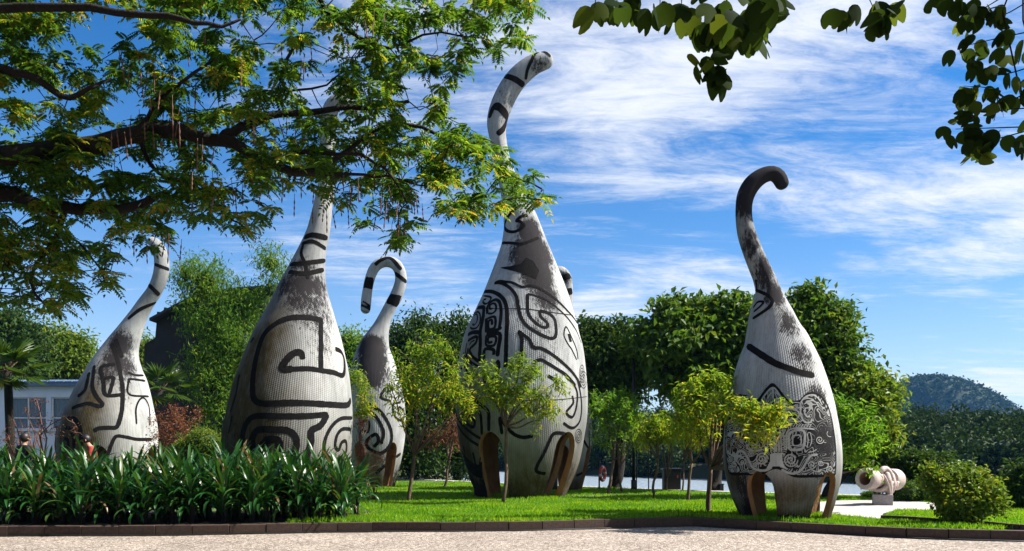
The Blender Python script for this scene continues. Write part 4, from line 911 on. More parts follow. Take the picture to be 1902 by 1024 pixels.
# broad trees
BG = 'broadleaved trees behind the sculptures'
tree('broadleaf_tree', 'big broadleaved tree with leaning dark trunk left of the right sculpture', 1328, 24.3, [(1285, 640, 72, 56), (1340, 640, 52, 60), (1225, 650, 44, 44), (1262, 600, 40, 34), (1325, 590, 50, 30), (1195, 640, 30, 24, 0.7), (1300, 710, 80, 40), (1235, 590, 24, 18, 0.8), (1365, 580, 26, 24, 0.8), (1385, 640, 26, 60), (1210, 605, 26, 16, .6), (1238, 568, 12, 12), (1262, 566, 12, 12), (1292, 566, 10, 12), (1325, 565, 12, 10), (1368, 564, 10, 18), (1172, 632, 12, 8), (1182, 615, 10, 8)], 31, 'broad', 400, 46, (0.24, 0.24, 0.13), 0.24, 0.6, 0.26, (1352, 800), group=BG)
tree('broadleaf_tree', 'dark tree between the tallest sculpture and the lamp post', 1135, 26.0, [(1120, 670, 50, 60), (1090, 640, 26, 34), (1150, 650, 34, 50), (1170, 700, 40, 56), (1110, 730, 50, 40), (1180, 640, 18, 20, .7), (1130, 612, 14, 14, .7), (1092, 605, 12, 14), (1155, 604, 12, 10)], 32, 'dark', 340, 46, (0.24, 0.24, 0.14), 0.20, 0.5, 0.22, (1150, 780), group=BG)
tree('broadleaf_tree', 'tall loose tree rising behind the right sculpture, leaning right', 1490, 21.3, [(1505, 600, 44, 44), (1538, 620, 40, 38), (1560, 668, 38, 40), (1530, 690, 50, 50), (1500, 555, 26, 18), (1575, 705, 30, 32), (1560, 585, 26, 16, .7), (1480, 640, 40, 60), (1498, 540, 16, 8), (1530, 556, 14, 10), (1600, 650, 14, 12), (1612, 685, 16, 10), (1472, 552, 12, 10), (1585, 625, 12, 9)], 33, 'broad', 330, 40, (0.22, 0.22, 0.12), 0.19, 0.5, 0.2, (1510, 760), group=BG, core=0.45)
tree('broadleaf_tree', 'spreading tree right of the right sculpture before the wooded hill', 1535, 20.6, [(1612, 765, 40, 44), (1625, 722, 28, 20), (1590, 730, 36, 46), (1630, 795, 34, 34), (1600, 820, 44, 34), (1660, 745, 14, 10, .7), (1630, 838, 26, 20, .6), (1655, 718, 10, 8)], 34, 'yellowgreen', 260, 36, 0.18, 0.17, 0.5, 0.2, (1590, 830), group=BG, core=0.5)
tree('evergreen_tree', 'dense evergreen right of the banded cane neck', 770, 34.0, [(765, 640, 44, 50), (740, 670, 30, 60), (785, 610, 22, 20), (770, 740, 46, 90), (745, 800, 36, 80), (790, 840, 44, 60)], 35, 'dark', 460, 38, 0.26, 0.20, 0.5, 0.2, group=BG, core=0.7)
tree('evergreen_tree', 'dark evergreen with spiky top just left of the tallest sculpture', 850, 35.0, [(845, 640, 40, 46), (860, 605, 18, 22), (825, 620, 18, 22), (850, 720, 44, 80), (835, 820, 40, 70), (870, 840, 24, 60)], 36, 'dark', 430, 38, 0.26, 0.20, 0.45, 0.2, group=BG, core=0.7)
tree('evergreen_tree', 'evergreen filling the gap between the broad sculpture and the banded one', 670, 36.0, [(660, 650, 36, 34), (640, 640, 24, 30), (680, 700, 50, 80), (650, 800, 60, 90), (720, 830, 50, 70)], 37, 'bamboo', 430, 38, 0.28, 0.20, 0.4, 0.2, group=BG, core=0.7)
tree('bamboo_clump', 'tall light green bamboo clump left of the broad sculpture', 405, 33.0, [(420, 620, 60, 70), (380, 520, 50, 44), (440, 560, 50, 40), (345, 510, 26, 30, .7), (450, 640, 44, 80), (400, 700, 56, 70), (505, 490, 34, 36, .8), (370, 580, 40, 44), (420, 770, 50, 60, .6), (500, 540, 24, 30, .6)], 38, 'bamboo', 620, 34, 0.26, 0.21, 0.24, 0.10, (410, 780), droop=0.7, core=0.42)
tree('broadleaf_tree', 'yellow green round tree above the white building', 120, 46.0, [(120, 650, 40, 34), (95, 660, 34, 34), (150, 670, 22, 30), (70, 660, 34, 44), (105, 690, 60, 26)], 39, 'yellowgreen', 340, 38, 0.36, 0.30, 0.5, 0.25, core=0.65)
tree('evergreen_tree', 'dark evergreen at the left edge behind the fan palm', 25, 42.0, [(25, 620, 40, 50), (45, 650, 34, 44), (5, 600, 26, 34), (-20, 640, 50, 70), (30, 690, 60, 30)], 40, 'dark', 340, 38, 0.34, 0.26, 0.5, 0.25, core=0.65)
tree('broadleaf_tree', 'low tree peeping out right of the leaning left sculpture', 272, 48.0, [(268, 650, 18, 24), (280, 680, 30, 24), (255, 690, 26, 30)], 41, 'yellowgreen', 120, 36, 0.36, 0.28, 0.5, 0.2, core=0.6)

# unseen trees added round the viewpoint to block skylight from the sculptures
def build_skylight_blockers():
    rng = np.random.default_rng(90); d = rand_dirs(260, rng); cen = np.array([0, 0, 6.6]) + d * (rng.random(260) ** 0.4)[:, None] * np.array([3.9, 3.6, 5.2])
    mb = MB(); P = limb_path((0, 0, -0.2), (0.2, 0, 5.0), 0, rng, 8); mb.tube(P, np.linspace(0.28, 0.16, 8), 9); connect(mb, list(P[4:]), cen[:60], 0.06, 0.02, rng)
    src = None
    for (x, y, k, w) in ((-15.5, 2.5, 1.05, 'far left of the viewpoint'), (-10, -6.5, 1.15, 'behind the viewpoint, towards the left'), (-3.0, -8.5, 1.1, 'straight behind the viewpoint'), (3.8, -8.0, 1.2, 'behind the viewpoint, towards the right'), (10.5, -9.5, 1.1, 'far right behind the viewpoint'), (-18.5, 10.0, 1.1, 'left of the lily bed, out of the picture')):
        root = empty('skylight_blocker_tree', (x, y, 0.0)); root.scale = (k, k, k); root.rotation_euler = (0, 0, x); tag(root, 'tall leafy tree added to block skylight, ' + w, 'tree', 'trees added round the viewpoint to block skylight')
        if src is None:
            a = mb.build('trunk', M['bark'], root, True); b = foliage('crown', cen, 60, 0.34, 0.24, 0.55, M['dark'], root, rng, 0.2); src = (a, b)
        else:
            for q in src: o = q.copy(); COL.objects.link(o); o.parent = root
build_skylight_blockers()

# ------------------------------------------------------------------ shrubs
def shrub(name, label, base_px, Y, lobes, seed, mat, n=200, per=36, spread=0.09, leaf=0.07, width=0.5, core=0.75, stems=7, cat='shrub', up=0.5, r=0.02, group=None, bark='bark', z0=LAWN, droop=0.0):
    rng = np.random.default_rng(seed); base = np.array(W(base_px, 0, Y)); base[2] = z0
    root = empty(name, tuple(base)); tag(root, label, cat, group); pi = Matrix.Translation(-root.location)
    cen = lobes_px(lobes, Y, rng, n, 0.3, 0.9); cen[:, 2] = np.maximum(cen[:, 2], z0 + 0.05)
    mb = MB(); nodes = []
    for t in cen[rng.choice(n, stems, replace=False)]:
        b = base + np.append(rng.normal(size=2) * r * 3, -0.05); Q = limb_path(b, t, 0.05, rng, 7); mb.tube(Q, np.linspace(r, r * 0.3, 7), 6); nodes += list(Q[2:])
    connect(mb, nodes, cen[rng.choice(n, min(n, 90), replace=False)], r * 0.35, r * 0.12, rng, 0.05, 4, 4)
    o = mb.build('stem', M[bark], root, True); o.matrix_parent_inverse = pi
    if per:
        f = foliage('crown', cen, per, spread, leaf, width, M[mat], root, rng, droop, up); f.matrix_parent_inverse = pi
        if core:
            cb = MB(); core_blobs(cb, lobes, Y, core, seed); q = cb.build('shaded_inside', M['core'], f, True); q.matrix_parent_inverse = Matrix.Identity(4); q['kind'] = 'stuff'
    return root
shrub('round_shrub', 'large round shrub with bright upper leaves beside the kerb on the right', 1788, GY(976), [(1790, 920, 50, 34), (1765, 908, 32, 28), (1818, 920, 36, 32), (1800, 890, 18, 14), (1765, 880, 14, 12), (1742, 890, 14, 18), (1845, 935, 14, 18), (1790, 946, 42, 20), (1728, 874, 7, 9), (1757, 866, 7, 9), (1795, 872, 7, 9), (1826, 884, 8, 8), (1720, 890, 7, 8), (1858, 945, 8, 10)], 51, 'yellowgreen', 360, 36, 0.075, 0.075, 0.6, core=0.78, r=0.03)
shrub('box_hedge', 'low clipped hedge behind the hand sculpture', 1695, GY(932), [(1685, 912, 26, 17), (1712, 914, 26, 17), (1735, 914, 22, 16)], 52, 'broad', 320, 34, 0.05, 0.05, 0.6, core=0.92, cat='hedge')
shrub('shore_shrub', 'small clipped bush at the water left of the pedestal', 1618, GY(924), [(1618, 921, 15, 6)], 53, 'broad', 60, 30, 0.04, 0.05, 0.6, core=0.8)
shrub('shore_shrub', 'rounded dark shrub by the lake right above the hand sculpture', 1632, 20.6, [(1630, 868, 26, 20), (1650, 880, 20, 22), (1610, 880, 20, 18)], 54, 'dark', 170, 36, 0.10, 0.11, 0.55)
shrub('shore_shrub', 'broad leaved shrub between the hand sculpture and the round shrub', 1690, 20.5, [(1690, 885, 18, 18), (1680, 900, 18, 14), (1700, 868, 12, 14)], 55, 'broad', 120, 34, 0.08, 0.11, 0.55)
shrub('shore_shrub', 'dark shrub behind the round shrub, halfway to the wood', 1720, 20.2, [(1710, 870, 34, 24), (1745, 880, 34, 30), (1690, 860, 20, 16)], 56, 'dark', 220, 36, 0.12, 0.12, 0.5)
shrub('shore_shrub', 'dark leafy bush at the right edge behind the lawn', 1880, 17.0, [(1885, 920, 34, 34), (1870, 945, 26, 20), (1905, 900, 30, 40), (1895, 955, 30, 16)], 57, 'dark', 260, 34, 0.08, 0.13, 0.35)
shrub('clipped_bush', 'yellow green clipped round bush left of the broad sculpture', 372, 23.0, [(375, 825, 36, 26), (400, 835, 22, 20), (350, 840, 26, 20)], 58, 'yellowgreen', 330, 34, 0.07, 0.06, 0.6, core=0.9)
shrub('red_leaved_shrub', 'straggly reddish shrub between the leaning sculpture and the clipped bush', 318, 24.0, [(318, 795, 38, 38), (345, 780, 28, 30), (300, 825, 26, 26)], 59, 'redleaf', 160, 12, 0.08, 0.09, 0.35, core=0, stems=14, r=0.018, bark='twig_red')
shrub('red_leaved_shrub', 'low shrub of dry reddish twigs before the feet of the banded sculpture', 690, 20.0, [(690, 855, 26, 16), (675, 835, 16, 20), (715, 845, 22, 8, .7), (668, 790, 14, 14, .6)], 60, 'redleaf', 110, 9, 0.05, 0.07, 0.35, core=0, stems=12, r=0.014, bark='twig_red')
shrub('bare_peach_tree', 'nearly bare reddish peach tree before the white building', 72, 19.0, [(70, 800, 60, 34), (40, 815, 40, 26), (110, 795, 34, 26), (70, 765, 26, 26), (20, 830, 30, 20)], 61, 'redleaf', 120, 5, 0.05, 0.055, 0.4, core=0, stems=16, r=0.032, cat='tree', bark='twig_red')

# ------------------------------------------------------------------ palms
def fan_palm(label, px, Y, crown_py, rad_px, seed, n=16):
    rng = np.random.default_rng(seed); base = np.array(W(px, 0, Y)); base[2] = LAWN; top = np.array(W(px, crown_py, Y)); s = Y / F
    root = empty('fan_palm', tuple(base)); tag(root, label, 'palm', 'fan palms'); pi = Matrix.Translation(-root.location)
    mb = MB(); mb.tube(limb_path(base - [0, 0, .1], top, 0, rng, 10), np.linspace(0.13, 0.10, 10), 9); o = mb.build('trunk', M['bark'], root, True); o.matrix_parent_inverse = pi
    for k in range(n):
        az = 2.399 * k; el = 1.15 - 1.75 * (k / n); d = np.array([math.cos(az) * math.cos(el), math.sin(az) * math.cos(el), math.sin(el)]); Lp = rad_px * s * 0.5
        hub = top + d * Lp; st = MB(); st.tube(catmull([top, top + d * Lp * 0.5 + [0, 0, 0.03], hub], 5), np.linspace(0.02, 0.012, 5), 5)
        fr = st.build('frond', M['bark_pale'], root, True); fr.matrix_parent_inverse = pi
        side = unit(np.cross(d, [0, 0, 1.0])); upv = np.cross(side, d); m = 26; a = np.linspace(-2.0, 2.0, m)
        A = np.cos(a)[:, None] * d + np.sin(a)[:, None] * side + rng.normal(size=(m, 3)) * 0.04 - np.array([0, 0, 0.25]) * np.abs(a)[:, None] * 0.4
        Ll = rad_px * s * 0.62 * (0.75 + 0.25 * np.cos(a * 0.8)); old = 1.0 if el < -0.35 else 0.3
        q = leaf_cards('blade_fan', np.repeat(hub[None], m, 0), A, np.repeat(upv[None], m, 0), Ll, 0.055 * rad_px * s / 1.0, M['palmleaf'], fr, np.clip(rng.random(m) * 0.45 + old * 0.5, 0, 1), 0.4, rng); q.matrix_parent_inverse = Matrix.Identity(4)
fan_palm('fan palm with yellowing lower fronds at the left edge', 14, 21.0, 690, 72, 71)
fan_palm('fan palm standing right behind the leaning left sculpture', 300, 31.0, 725, 58, 72)

# ------------------------------------------------------------------ the overhanging wingnut tree at the upper left
def build_wingnut():
    rng = np.random.default_rng(101); Y0 = 8.2
    base = np.array([-7.6, 8.6, 0.0]); root = empty('wingnut_tree', tuple(base)); pi = Matrix.Translation(-root.location)
    tag(root, 'overhanging tree with feathery leaves and hanging catkins across the upper left', 'tree')
    mb = MB(); nodes = []
    def limb(pts, r0, r1, n=16, sides=9):
        P = catmull([tuple(W(p[0], p[1], Y0 + (p[2] if len(p) > 2 else 0))) for p in pts], n)
        P += rng.normal(size=P.shape) * 0.012
        mb.tube(P, np.linspace(r0, r1, n), sides); nodes.extend(list(P)); return P
    trunk = catmull([base - [0, 0, 0.2], base + [0.05, 0, 2.2], base + [0.25, -0.1, 4.2], base + [0.1, 0.1, 6.5], base + [0.3, 0.0, 9.0]], 20)
    mb.tube(trunk, np.linspace(0.42, 0.20, 20), 14)
    limb([(-330, 380), (-120, 320), (0, 295), (90, 280), (180, 268), (260, 250), (310, 240), (360, 254), (420, 262), (470, 285), (530, 312), (590, 324), (640, 326)], 0.125, 0.035, 30)
    limb([(-330, 470, .4), (-100, 385, .4), (0, 360, .3), (60, 378, .3), (120, 388, .3), (200, 388, .3), (255, 380, .2), (290, 362, .1)], 0.11, 0.04, 22)
    limb([(410, 258), (450, 235, .1), (520, 215, .3), (600, 205, .4), (680, 200, .5), (760, 190, .5)], 0.055, 0.02, 16)
    limb([(258, 250), (280, 205, -.1), (310, 170, -.2), (350, 145, -.3), (400, 110, -.3)], 0.032, 0.012, 12)
    limb([(590, 324), (640, 285, .2), (720, 230, .3), (800, 245, .4), (880, 290, .5), (960, 330, .6), (1005, 350, .6)], 0.03, 0.010, 16)
    limb([(545, 285, -.1), (600, 284, -.1), (660, 285, -.2), (720, 320, -.2), (760, 380, -.2)], 0.028, 0.010, 12)
    limb([(590, 322, .1), (650, 324, .1), (720, 330, .2), (800, 345, .3)], 0.022, 0.008, 10)
    limb([(335, 262), (345, 290, .1), (352, 292, .1)], 0.045, 0.03, 5)
    limb([(260, 262, .2), (290, 320, .3), (360, 345, .4), (420, 400, .4), (460, 425, .4)], 0.026, 0.008, 12)
    limb([(0, 130, -.3), (60, 140, -.3), (120, 180, -.2), (170, 165, -.2), (205, 145, -.1)], 0.05, 0.012, 12)
    limb([(-100, 20, -.5), (120, 15, -.6), (290, 30, -.6), (380, 45, -.6), (450, 35, -.5)], 0.05, 0.012, 14)
    limb([(560, -60, .5), (600, 10, .5), (650, 60, .5), (720, 90, .5), (800, 60, .5), (900, 70, .6)], 0.03, 0.008, 14)
    limb([(560, 60, .6), (520, 160, .5), (600, 160, .5), (640, 130, .5)], 0.02, 0.007, 8)
    limb([(120, 388, .3), (110, 440, .4), (70, 480, .5), (60, 540, .6), (100, 575, .6)], 0.035, 0.010, 10)
    limb([(100, 420, .4), (150, 455, .4), (185, 500, .4), (198, 540, .4)], 0.016, 0.006, 8)
    # where leaves are: outline of the canopy in view, with the sky gaps
    outl = np.array([(-120, -70), (985, -70), (985, 50), (968, 98), (905, 92), (880, 125), (830, 150), (815, 190), (860, 215), (905, 258), (960, 300), (1015, 345), (1012, 375), (960, 378), (885, 398), (845, 398), (795, 360), (775, 430), (745, 455), (700, 470), (678, 462), (660, 380), (600, 372), (575, 398), (520, 378), (478, 432), (440, 430), (400, 440), (370, 400), (330, 450), (300, 470), (270, 450), (215, 460), (205, 535), (188, 535), (178, 470), (140, 470), (150, 560), (118, 592), (60, 565), (-120, 560)])
    gaps = [(140, 110, 60, 40, .75), (205, 85, 40, 40, .7), (590, 85, 62, 66, .93), (520, 60, 24, 44, .55), (330, 130, 60, 34, .45), (440, 150, 30, 26, .3), (575, 165, 34, 28, .8), (800, 110, 34, 22, .3), (300, 300, 60, 26, .45), (420, 310, 60, 26, .35), (560, 350, 30, 20, .5), (100, 200, 30, 26, .35), (500, 370, 30, 20, .3), (215, 420, 50, 24, .2), (440, 390, 40, 30, .5), (700, 380, 34, 34, .55), (190, 350, 40, 22, .2), (160, 440, 26, 30, .6), (740, 300, 26, 16, .3)]
    tw = []
    while len(tw) < 1650:
        x, y = rng.uniform(-120, 1020), rng.uniform(-70, 595)
        if not in_poly(np.array([x]), np.array([y]), outl)[0]: continue
        keep = 1.0
        for gx, gy, rx, ry, s in gaps:
            e = ((x - gx) / rx) ** 2 + ((y - gy) / ry) ** 2; keep *= 1 - s * math.exp(-e * 0.9)
        keep *= 0.54 + 1.3 * mnoise.noise(Vector((x * 0.018, y * 0.022, 3.3)))
        if rng.random() > keep: continue
        tw.append(np.array(W(x, y, Y0 + rng.uniform(-0.35, 1.9))))
    tw = np.array(tw)
    connect(mb, nodes, tw[rng.permutation(len(tw))][:560], 0.0075, 0.003, rng, 0.06, 4, 5)
    o = mb.build('trunk', M['bark'], root, True); o.matrix_parent_inverse = pi
    # pinnate leaves: a spray of them at each twig end
    Cs, As, Ns, Ls, Ws, Ts = [], [], [], [], [], []; rm = MB()
    for t in tw:
        ct = rng.random()
        for k in range(rng.integers(4, 7)):
            az = rng.uniform(0, 2 * math.pi); d = unit(np.array([math.cos(az), math.sin(az), rng.uniform(-0.75, 0.35)])); Lr = rng.uniform(0.11, 0.21)
            side = unit(np.cross(d, [0, 0, 1.0] + rng.normal(size=3) * 0.25)); nrm = np.cross(side, d); npair = rng.integers(5, 8)
            for j in range(npair):
                f = 0.18 + 0.78 * j / npair; p = t + d * Lr * f + np.array([0, 0, -0.28 * Lr * f * f])
                for sg in (-1, 1):
                    Cs.append(p); As.append(side * sg + d * 0.45 + np.array([0, 0, -0.18])); Ns.append(nrm); Ls.append(0.058 * (0.8 + 0.4 * math.sin(math.pi * f))); Ts.append(np.clip(0.62 * ct + 0.52 * rng.random(), 0, 0.99))
            Cs.append(t + d * Lr + np.array([0, 0, -0.28 * Lr])); As.append(d - np.array([0, 0, .4])); Ns.append(nrm); Ls.append(0.062); Ts.append(ct)
    Ls = np.array(Ls)
    f = leaf_cards('crown', np.array(Cs), np.array(As), np.array(Ns), Ls, Ls * 0.46, M['wingnut'], root, np.array(Ts), rng=rng); f.matrix_parent_inverse = pi
    # the rest of the crown, left of and above what the photograph takes in
    n = 420; d = rand_dirs(n, rng); rr = rng.random(n) ** 0.45
    cc = np.array([-8.2, 7.6, 9.6]) + d * rr[:, None] * np.array([5.2, 5.0, 3.4])
    vis = (np.abs(cc[:, 0]) < 0.68 * cc[:, 1] + 0.3) & ((cc[:, 2] - EYE) < 0.60 * cc[:, 1] + 0.9) & (cc[:, 1] > 0)
    q = foliage('outer_crown', cc[~vis], 80, 0.34, 0.19, 0.4, M['wingnut'], root, rng, 0.3); q.matrix_parent_inverse = pi
    # hanging catkins
    cm = MB(); spots = []
    for gx, gy, rx, ry, n in ((330, 120, 120, 50, 34), (250, 235, 90, 20, 40), (420, 330, 90, 30, 30), (730, 360, 60, 50, 50), (640, 350, 60, 40, 30), (330, 210, 60, 40, 24), (560, 100, 60, 40, 12), (290, 440, 60, 20, 14), (660, 40, 40, 30, 10), (520, 230, 90, 30, 20)):
        for _ in range(int(n * 0.55)): spots.append((gx + rng.normal() * rx * 0.6, gy + rng.normal() * ry * 0.6))
    for x, y in spots:
        p = np.array(W(x, y, Y0 + rng.uniform(-0.6, 0.8))); Lc = rng.uniform(0.14, 0.34); sw = rng.normal(size=2) * 0.02
        P = [p + np.array([sw[0] * u, sw[1] * u, -Lc * u]) for u in np.linspace(0, 1, 9)]
        cm.tube(P, [0.003 + 0.006 * (k % 2) * (k > 1) for k in range(9)], 5)
    o = cm.build('catkin', M['twig_red'], f, True); o.matrix_parent_inverse = Matrix.Identity(4); o['kind'] = 'stuff'
build_wingnut()

# ------------------------------------------------------------------ the orchid tree whose leaves hang in at the top right
def leaf_two_lobed():
    half = [(0.0, 0.0), (0.16, 0.03), (0.30, 0.10), (0.42, 0.28), (0.44, 0.52), (0.36, 0.78), (0.24, 0.96), (0.14, 0.98), (0.07, 0.84)]
    V = [(0, 0, 0), (0, 0.4, -0.02), (0, 0.74, -0.03)]; Fc = []
    for sg in (-1, 1):
        b = len(V); V += [(sg * x, y, 0.14 * abs(x) + 0.05 * math.sin(y * 5) * abs(x)) for x, y in half[1:]]
        n = len(half) - 1
        q = [(0, b, b + 1), (0, b + 1, 1), (1, b + 1, b + 2), (1, b + 2, b + 3), (1, b + 3, 2), (2, b + 3, b + 4), (2, b + 4, b + 5), (2, b + 5, b + 6), (2, b + 6, b + 7)]
        Fc += [t if sg > 0 else t[::-1] for t in q]
    me = bpy.data.meshes.new('leaf'); me.from_pydata(V, [], Fc); me.materials.append(M['orchid'])
    for p in me.polygons: p.use_smooth = True
    return me
def build_orchid_tree():
    rng = np.random.default_rng(77); Y0 = 4.2; base = np.array([5.4, 5.0, 0.0]); root = empty('orchid_tree', tuple(base))
    tag(root, 'tree with two lobed leaves hanging into view at the top right', 'tree'); pi = Matrix.Translation(-root.location)
    me = leaf_two_lobed(); mb = MB(); nodes = []
    P = catmull([base - [0, 0, .2], base + [-.1, 0, 1.6], base + [-0.4, -0.3, 3.4], base + [-0.9, -0.6, 4.6]], 14); mb.tube(P, np.linspace(0.2, 0.09, 14), 12)
    B = catmull([tuple(P[-1]), tuple(W(2150, -110, Y0)), tuple(W(1900, -75, Y0)), tuple(W(1700, -70, Y0)), tuple(W(1500, -60, Y0)), tuple(W(1300, -55, Y0)), tuple(W(1080, -40, Y0))], 40); mb.tube(B, np.linspace(0.06, 0.012, 40), 8); nodes += list(B)
    def twig(pts, r=0.006):
        Q = catmull([tuple(W(p[0], p[1], Y0 + (p[2] if len(p) > 2 else 0))) for p in pts], max(6, len(pts) * 3))
        arr = np.array(nodes); a = arr[np.linalg.norm(arr - Q[0], axis=1).argmin()]
        full = np.vstack([limb_path(a, Q[0], 0.02, rng, 4), Q[1:]]); mb.tube(full, np.linspace(r, r * 0.35, len(full)), 5, caps=False); return Q
    leaves = []
    def put(px, py, size_px, lean=0.0, dy=0.0): leaves.append((np.array(W(px, py, Y0 + dy)), 1.15 * size_px * Y0 / F, lean))
    for i, x in enumerate(np.linspace(1100, 1285, 17)): put(x, rng.uniform(-6, 22) + (8 if i > 9 else 0), rng.uniform(34, 48), rng.normal() * 0.25, rng.normal() * 0.08)
    for x in range(1100, 1300, 40): twig([(x, -30), (x + 6, 0), (x + 4, 14)], 0.005)
    twig([(1350, -30), (1348, 20), (1330, 60), (1324, 90), (1330, 118), (1342, 130)])
    for _ in range(34): put(rng.uniform(1300, 1440), rng.uniform(-20, 58), rng.uniform(38, 52), rng.normal() * 0.45, rng.normal() * 0.15)
    for p in ((1303, 45, 42, -.2), (1325, 48, 40, .2), (1408, 60, 46, -.5), (1428, 50, 50, .1), (1395, 66, 40, .0), (1345, 75, 42, .1), (1303, 88, 34, -.6), (1322, 100, 34, -1.0), (1302, 110, 34, -.6), (1336, 128, 42, .4), (1330, 130, 46, -.2), (1326, 132, 34, -.9), (1346, 126, 40, .9), (1338, 128, 50, .05), (1350, 128, 44, .35), (1285, 100, 34, -.3), (1292, 122, 30, -.5), (1318, 112, 30, .5)): put(*p, rng.normal() * 0.05)
    for _ in range(16): put(rng.uniform(1538, 1665), rng.uniform(0, 26), rng.uniform(28, 40), rng.normal() * 0.4, rng.normal() * 0.1)
    for p in ((1618, 44, 34, -.2), (1645, 46, 32, .3), (1652, 40, 30, .6), (1632, 30, 40, -.1)): put(*p)
    twig([(1600, -30), (1620, 10), (1630, 44)], 0.004)
    tws = [[(1930, 55), (1850, 72), (1790, 86)], [(1930, 120), (1850, 140), (1800, 118)], [(1940, 150), (1870, 190), (1840, 165), (1790, 160)], [(1930, 200), (1850, 205), (1785, 212)], [(1930, 235), (1840, 238), (1775, 240)], [(1920, 240), (1840, 262), (1795, 280)], [(1930, -10), (1860, 30), (1800, 40)], [(1900, -30), (1830, 14), (1790, 30)]]
    for tw_ in tws:
        Q = twig(tw_, 0.005)
        for q in Q[4:]:
            for _ in range(2): leaves.append((q + rng.normal(size=3) * np.array([.025, .05, .02]), rng.uniform(24, 36) * Y0 / F, rng.normal() * 0.8))
    for _ in range(26): put(rng.uniform(1855, 1960), rng.uniform(30, 290), rng.uniform(28, 38), rng.normal() * 0.6, rng.normal() * 0.1)
    for _ in range(6): put(rng.uniform(1720, 1790), rng.uniform(-16, 8), 30, rng.normal() * 0.4)
    cc = np.array([4.2, -1.2, 6.6]) + rand_dirs(300, rng) * (rng.random(300) ** 0.45)[:, None] * np.array([4.6, 4.0, 1.9])
    vis = (np.abs(cc[:, 0]) < 0.68 * cc[:, 1] + 0.3) & ((cc[:, 2] - EYE) < 0.60 * cc[:, 1] + 0.7) & (cc[:, 1] > 0)
    cc = cc[~vis]; connect(mb, nodes + list(P[6:]), cc[:50], 0.02, 0.008, rng)
    q = foliage('outer_crown', cc, 70, 0.28, 0.16, 0.8, M['wingnut'], root, rng, 0.3); q.matrix_parent_inverse = pi
    o = mb.build('trunk', M['bark'], root, True); o.matrix_parent_inverse = pi
    for p, s, lean in leaves:
        l = bpy.data.objects.new('leaf', me); COL.objects.link(l); l.parent = root; l.matrix_parent_inverse = pi
        l.location = p; l.scale = (s * rng.uniform(.85, 1.1), s, s)
        # hang tip down, swing sideways by lean, turned about the stalk
        rot = Matrix.Rotation(lean, 4, 'Y') @ Matrix.Rotation(rng.normal() * 0.5, 4, 'X') @ Matrix.Rotation(R(-90), 4, 'X') @ Matrix.Rotation(rng.normal() * 0.75, 4, 'Y')
        l.rotation_euler = rot.to_euler()
build_orchid_tree()

# ------------------------------------------------------------------ the lily bed
def lily_leaf(bend, curl):
    n = 9; V = []; Fc = []; y = 0.0; z = 0.0
    for i in range(n):
        t = i / (n - 1); w = 0.025 * (0.55 + 0.9 * t) * max(0.0, 1 - t ** 5) ** 0.8 * (1.15 if t < 0.9 else 1.0)
        if i == n - 1: w = 0.003
        V += [(-w, y, z + w * 0.45), (0, y, z), (w, y, z + w * 0.45)]
        a = bend * t ** 1.6 * (1 + curl * t); st = 1.0 / (n - 1); y += st * math.sin(a); z += st * math.cos(a)
    V = [(x, yy, zz) for x, yy, zz in V]
    for i in range(n - 1):
        for j in (0, 1): a = i * 3 + j; Fc.append((a, a + 1, a + 4, a + 3))
    me = bpy.data.meshes.new('leaf'); me.from_pydata(V, [], Fc); me.materials.append(M['lily'])
    for p in me.polygons: p.use_smooth = True
    return me
def build_lilies():
    rng = np.random.default_rng(55); meshes = [lily_leaf(b, c_) for b, c_ in ((0.6, 0.4), (1.0, 0.4), (1.5, 0.4), (2.0, 0.3), (2.6, 0.2))]
    rows = []
    for j, (dy, hmul) in enumerate(((0.42, 0.90), (0.78, 0.98), (1.16, 1.04), (1.55, 1.08), (2.0, 1.10), (2.5, 1.08))):
        x = -11.2 + 0.27 * (j % 2)
        xend = -3.05 - 0.05 * j
        while x < xend:
            rows.append((x + rng.normal() * 0.06, float(kerb_y(x)) + 0.12 + dy + rng.normal() * 0.06, hmul * rng.uniform(0.70, 1.04))); x += 0.45
    stem = MB(); stem.tube([(0, 0, -0.05), (0.01, 0, 0.25), (0, 0.01, 0.42), (0, 0, 0.58)], [0.05, 0.045, 0.04, 0.02], 8); sm = None
    last = max(range(len(rows)), key=lambda i: rows[i][0])
    for i, (x, y, h) in enumerate(rows):
        root = empty('lily_clump', (x, y, LAWN))
        tag(root, 'broad strap leaved lily clump packed in the dark green bed at the left', 'plant', 'lily clumps of the bed')
        if i == last: root['label'] = 'lily clump at the right end of the bed, leaves arching over the lawn'
        if sm is None: o = stem.build('stem', M['bark'], root, True); sm = o.data
        else: o = link('stem', sm, root)
        n = int(rng.integers(38, 48))
        for k in range(n):
            f = k / n                                          # 0 outer and low .. 1 inner and high
            o = bpy.data.objects.new('leaf', meshes[int(np.clip(4 - f * 4.4 + rng.normal() * 0.7, 0, 4))]); COL.objects.link(o); o.parent = root
            az = 2.399 * k + rng.normal() * 0.3; s = rng.uniform(0.72, 1.05) * h
            o.location = (rng.normal() * 0.03, rng.normal() * 0.03, (0.12 + 0.44 * f ** 0.8) * h)
            o.rotation_euler = (-(0.08 + (1 - f) * 0.75) * rng.uniform(0.5, 1.4), rng.normal() * 0.12, az); o.scale = (rng.uniform(0.8, 1.05), s, s)
build_lilies()
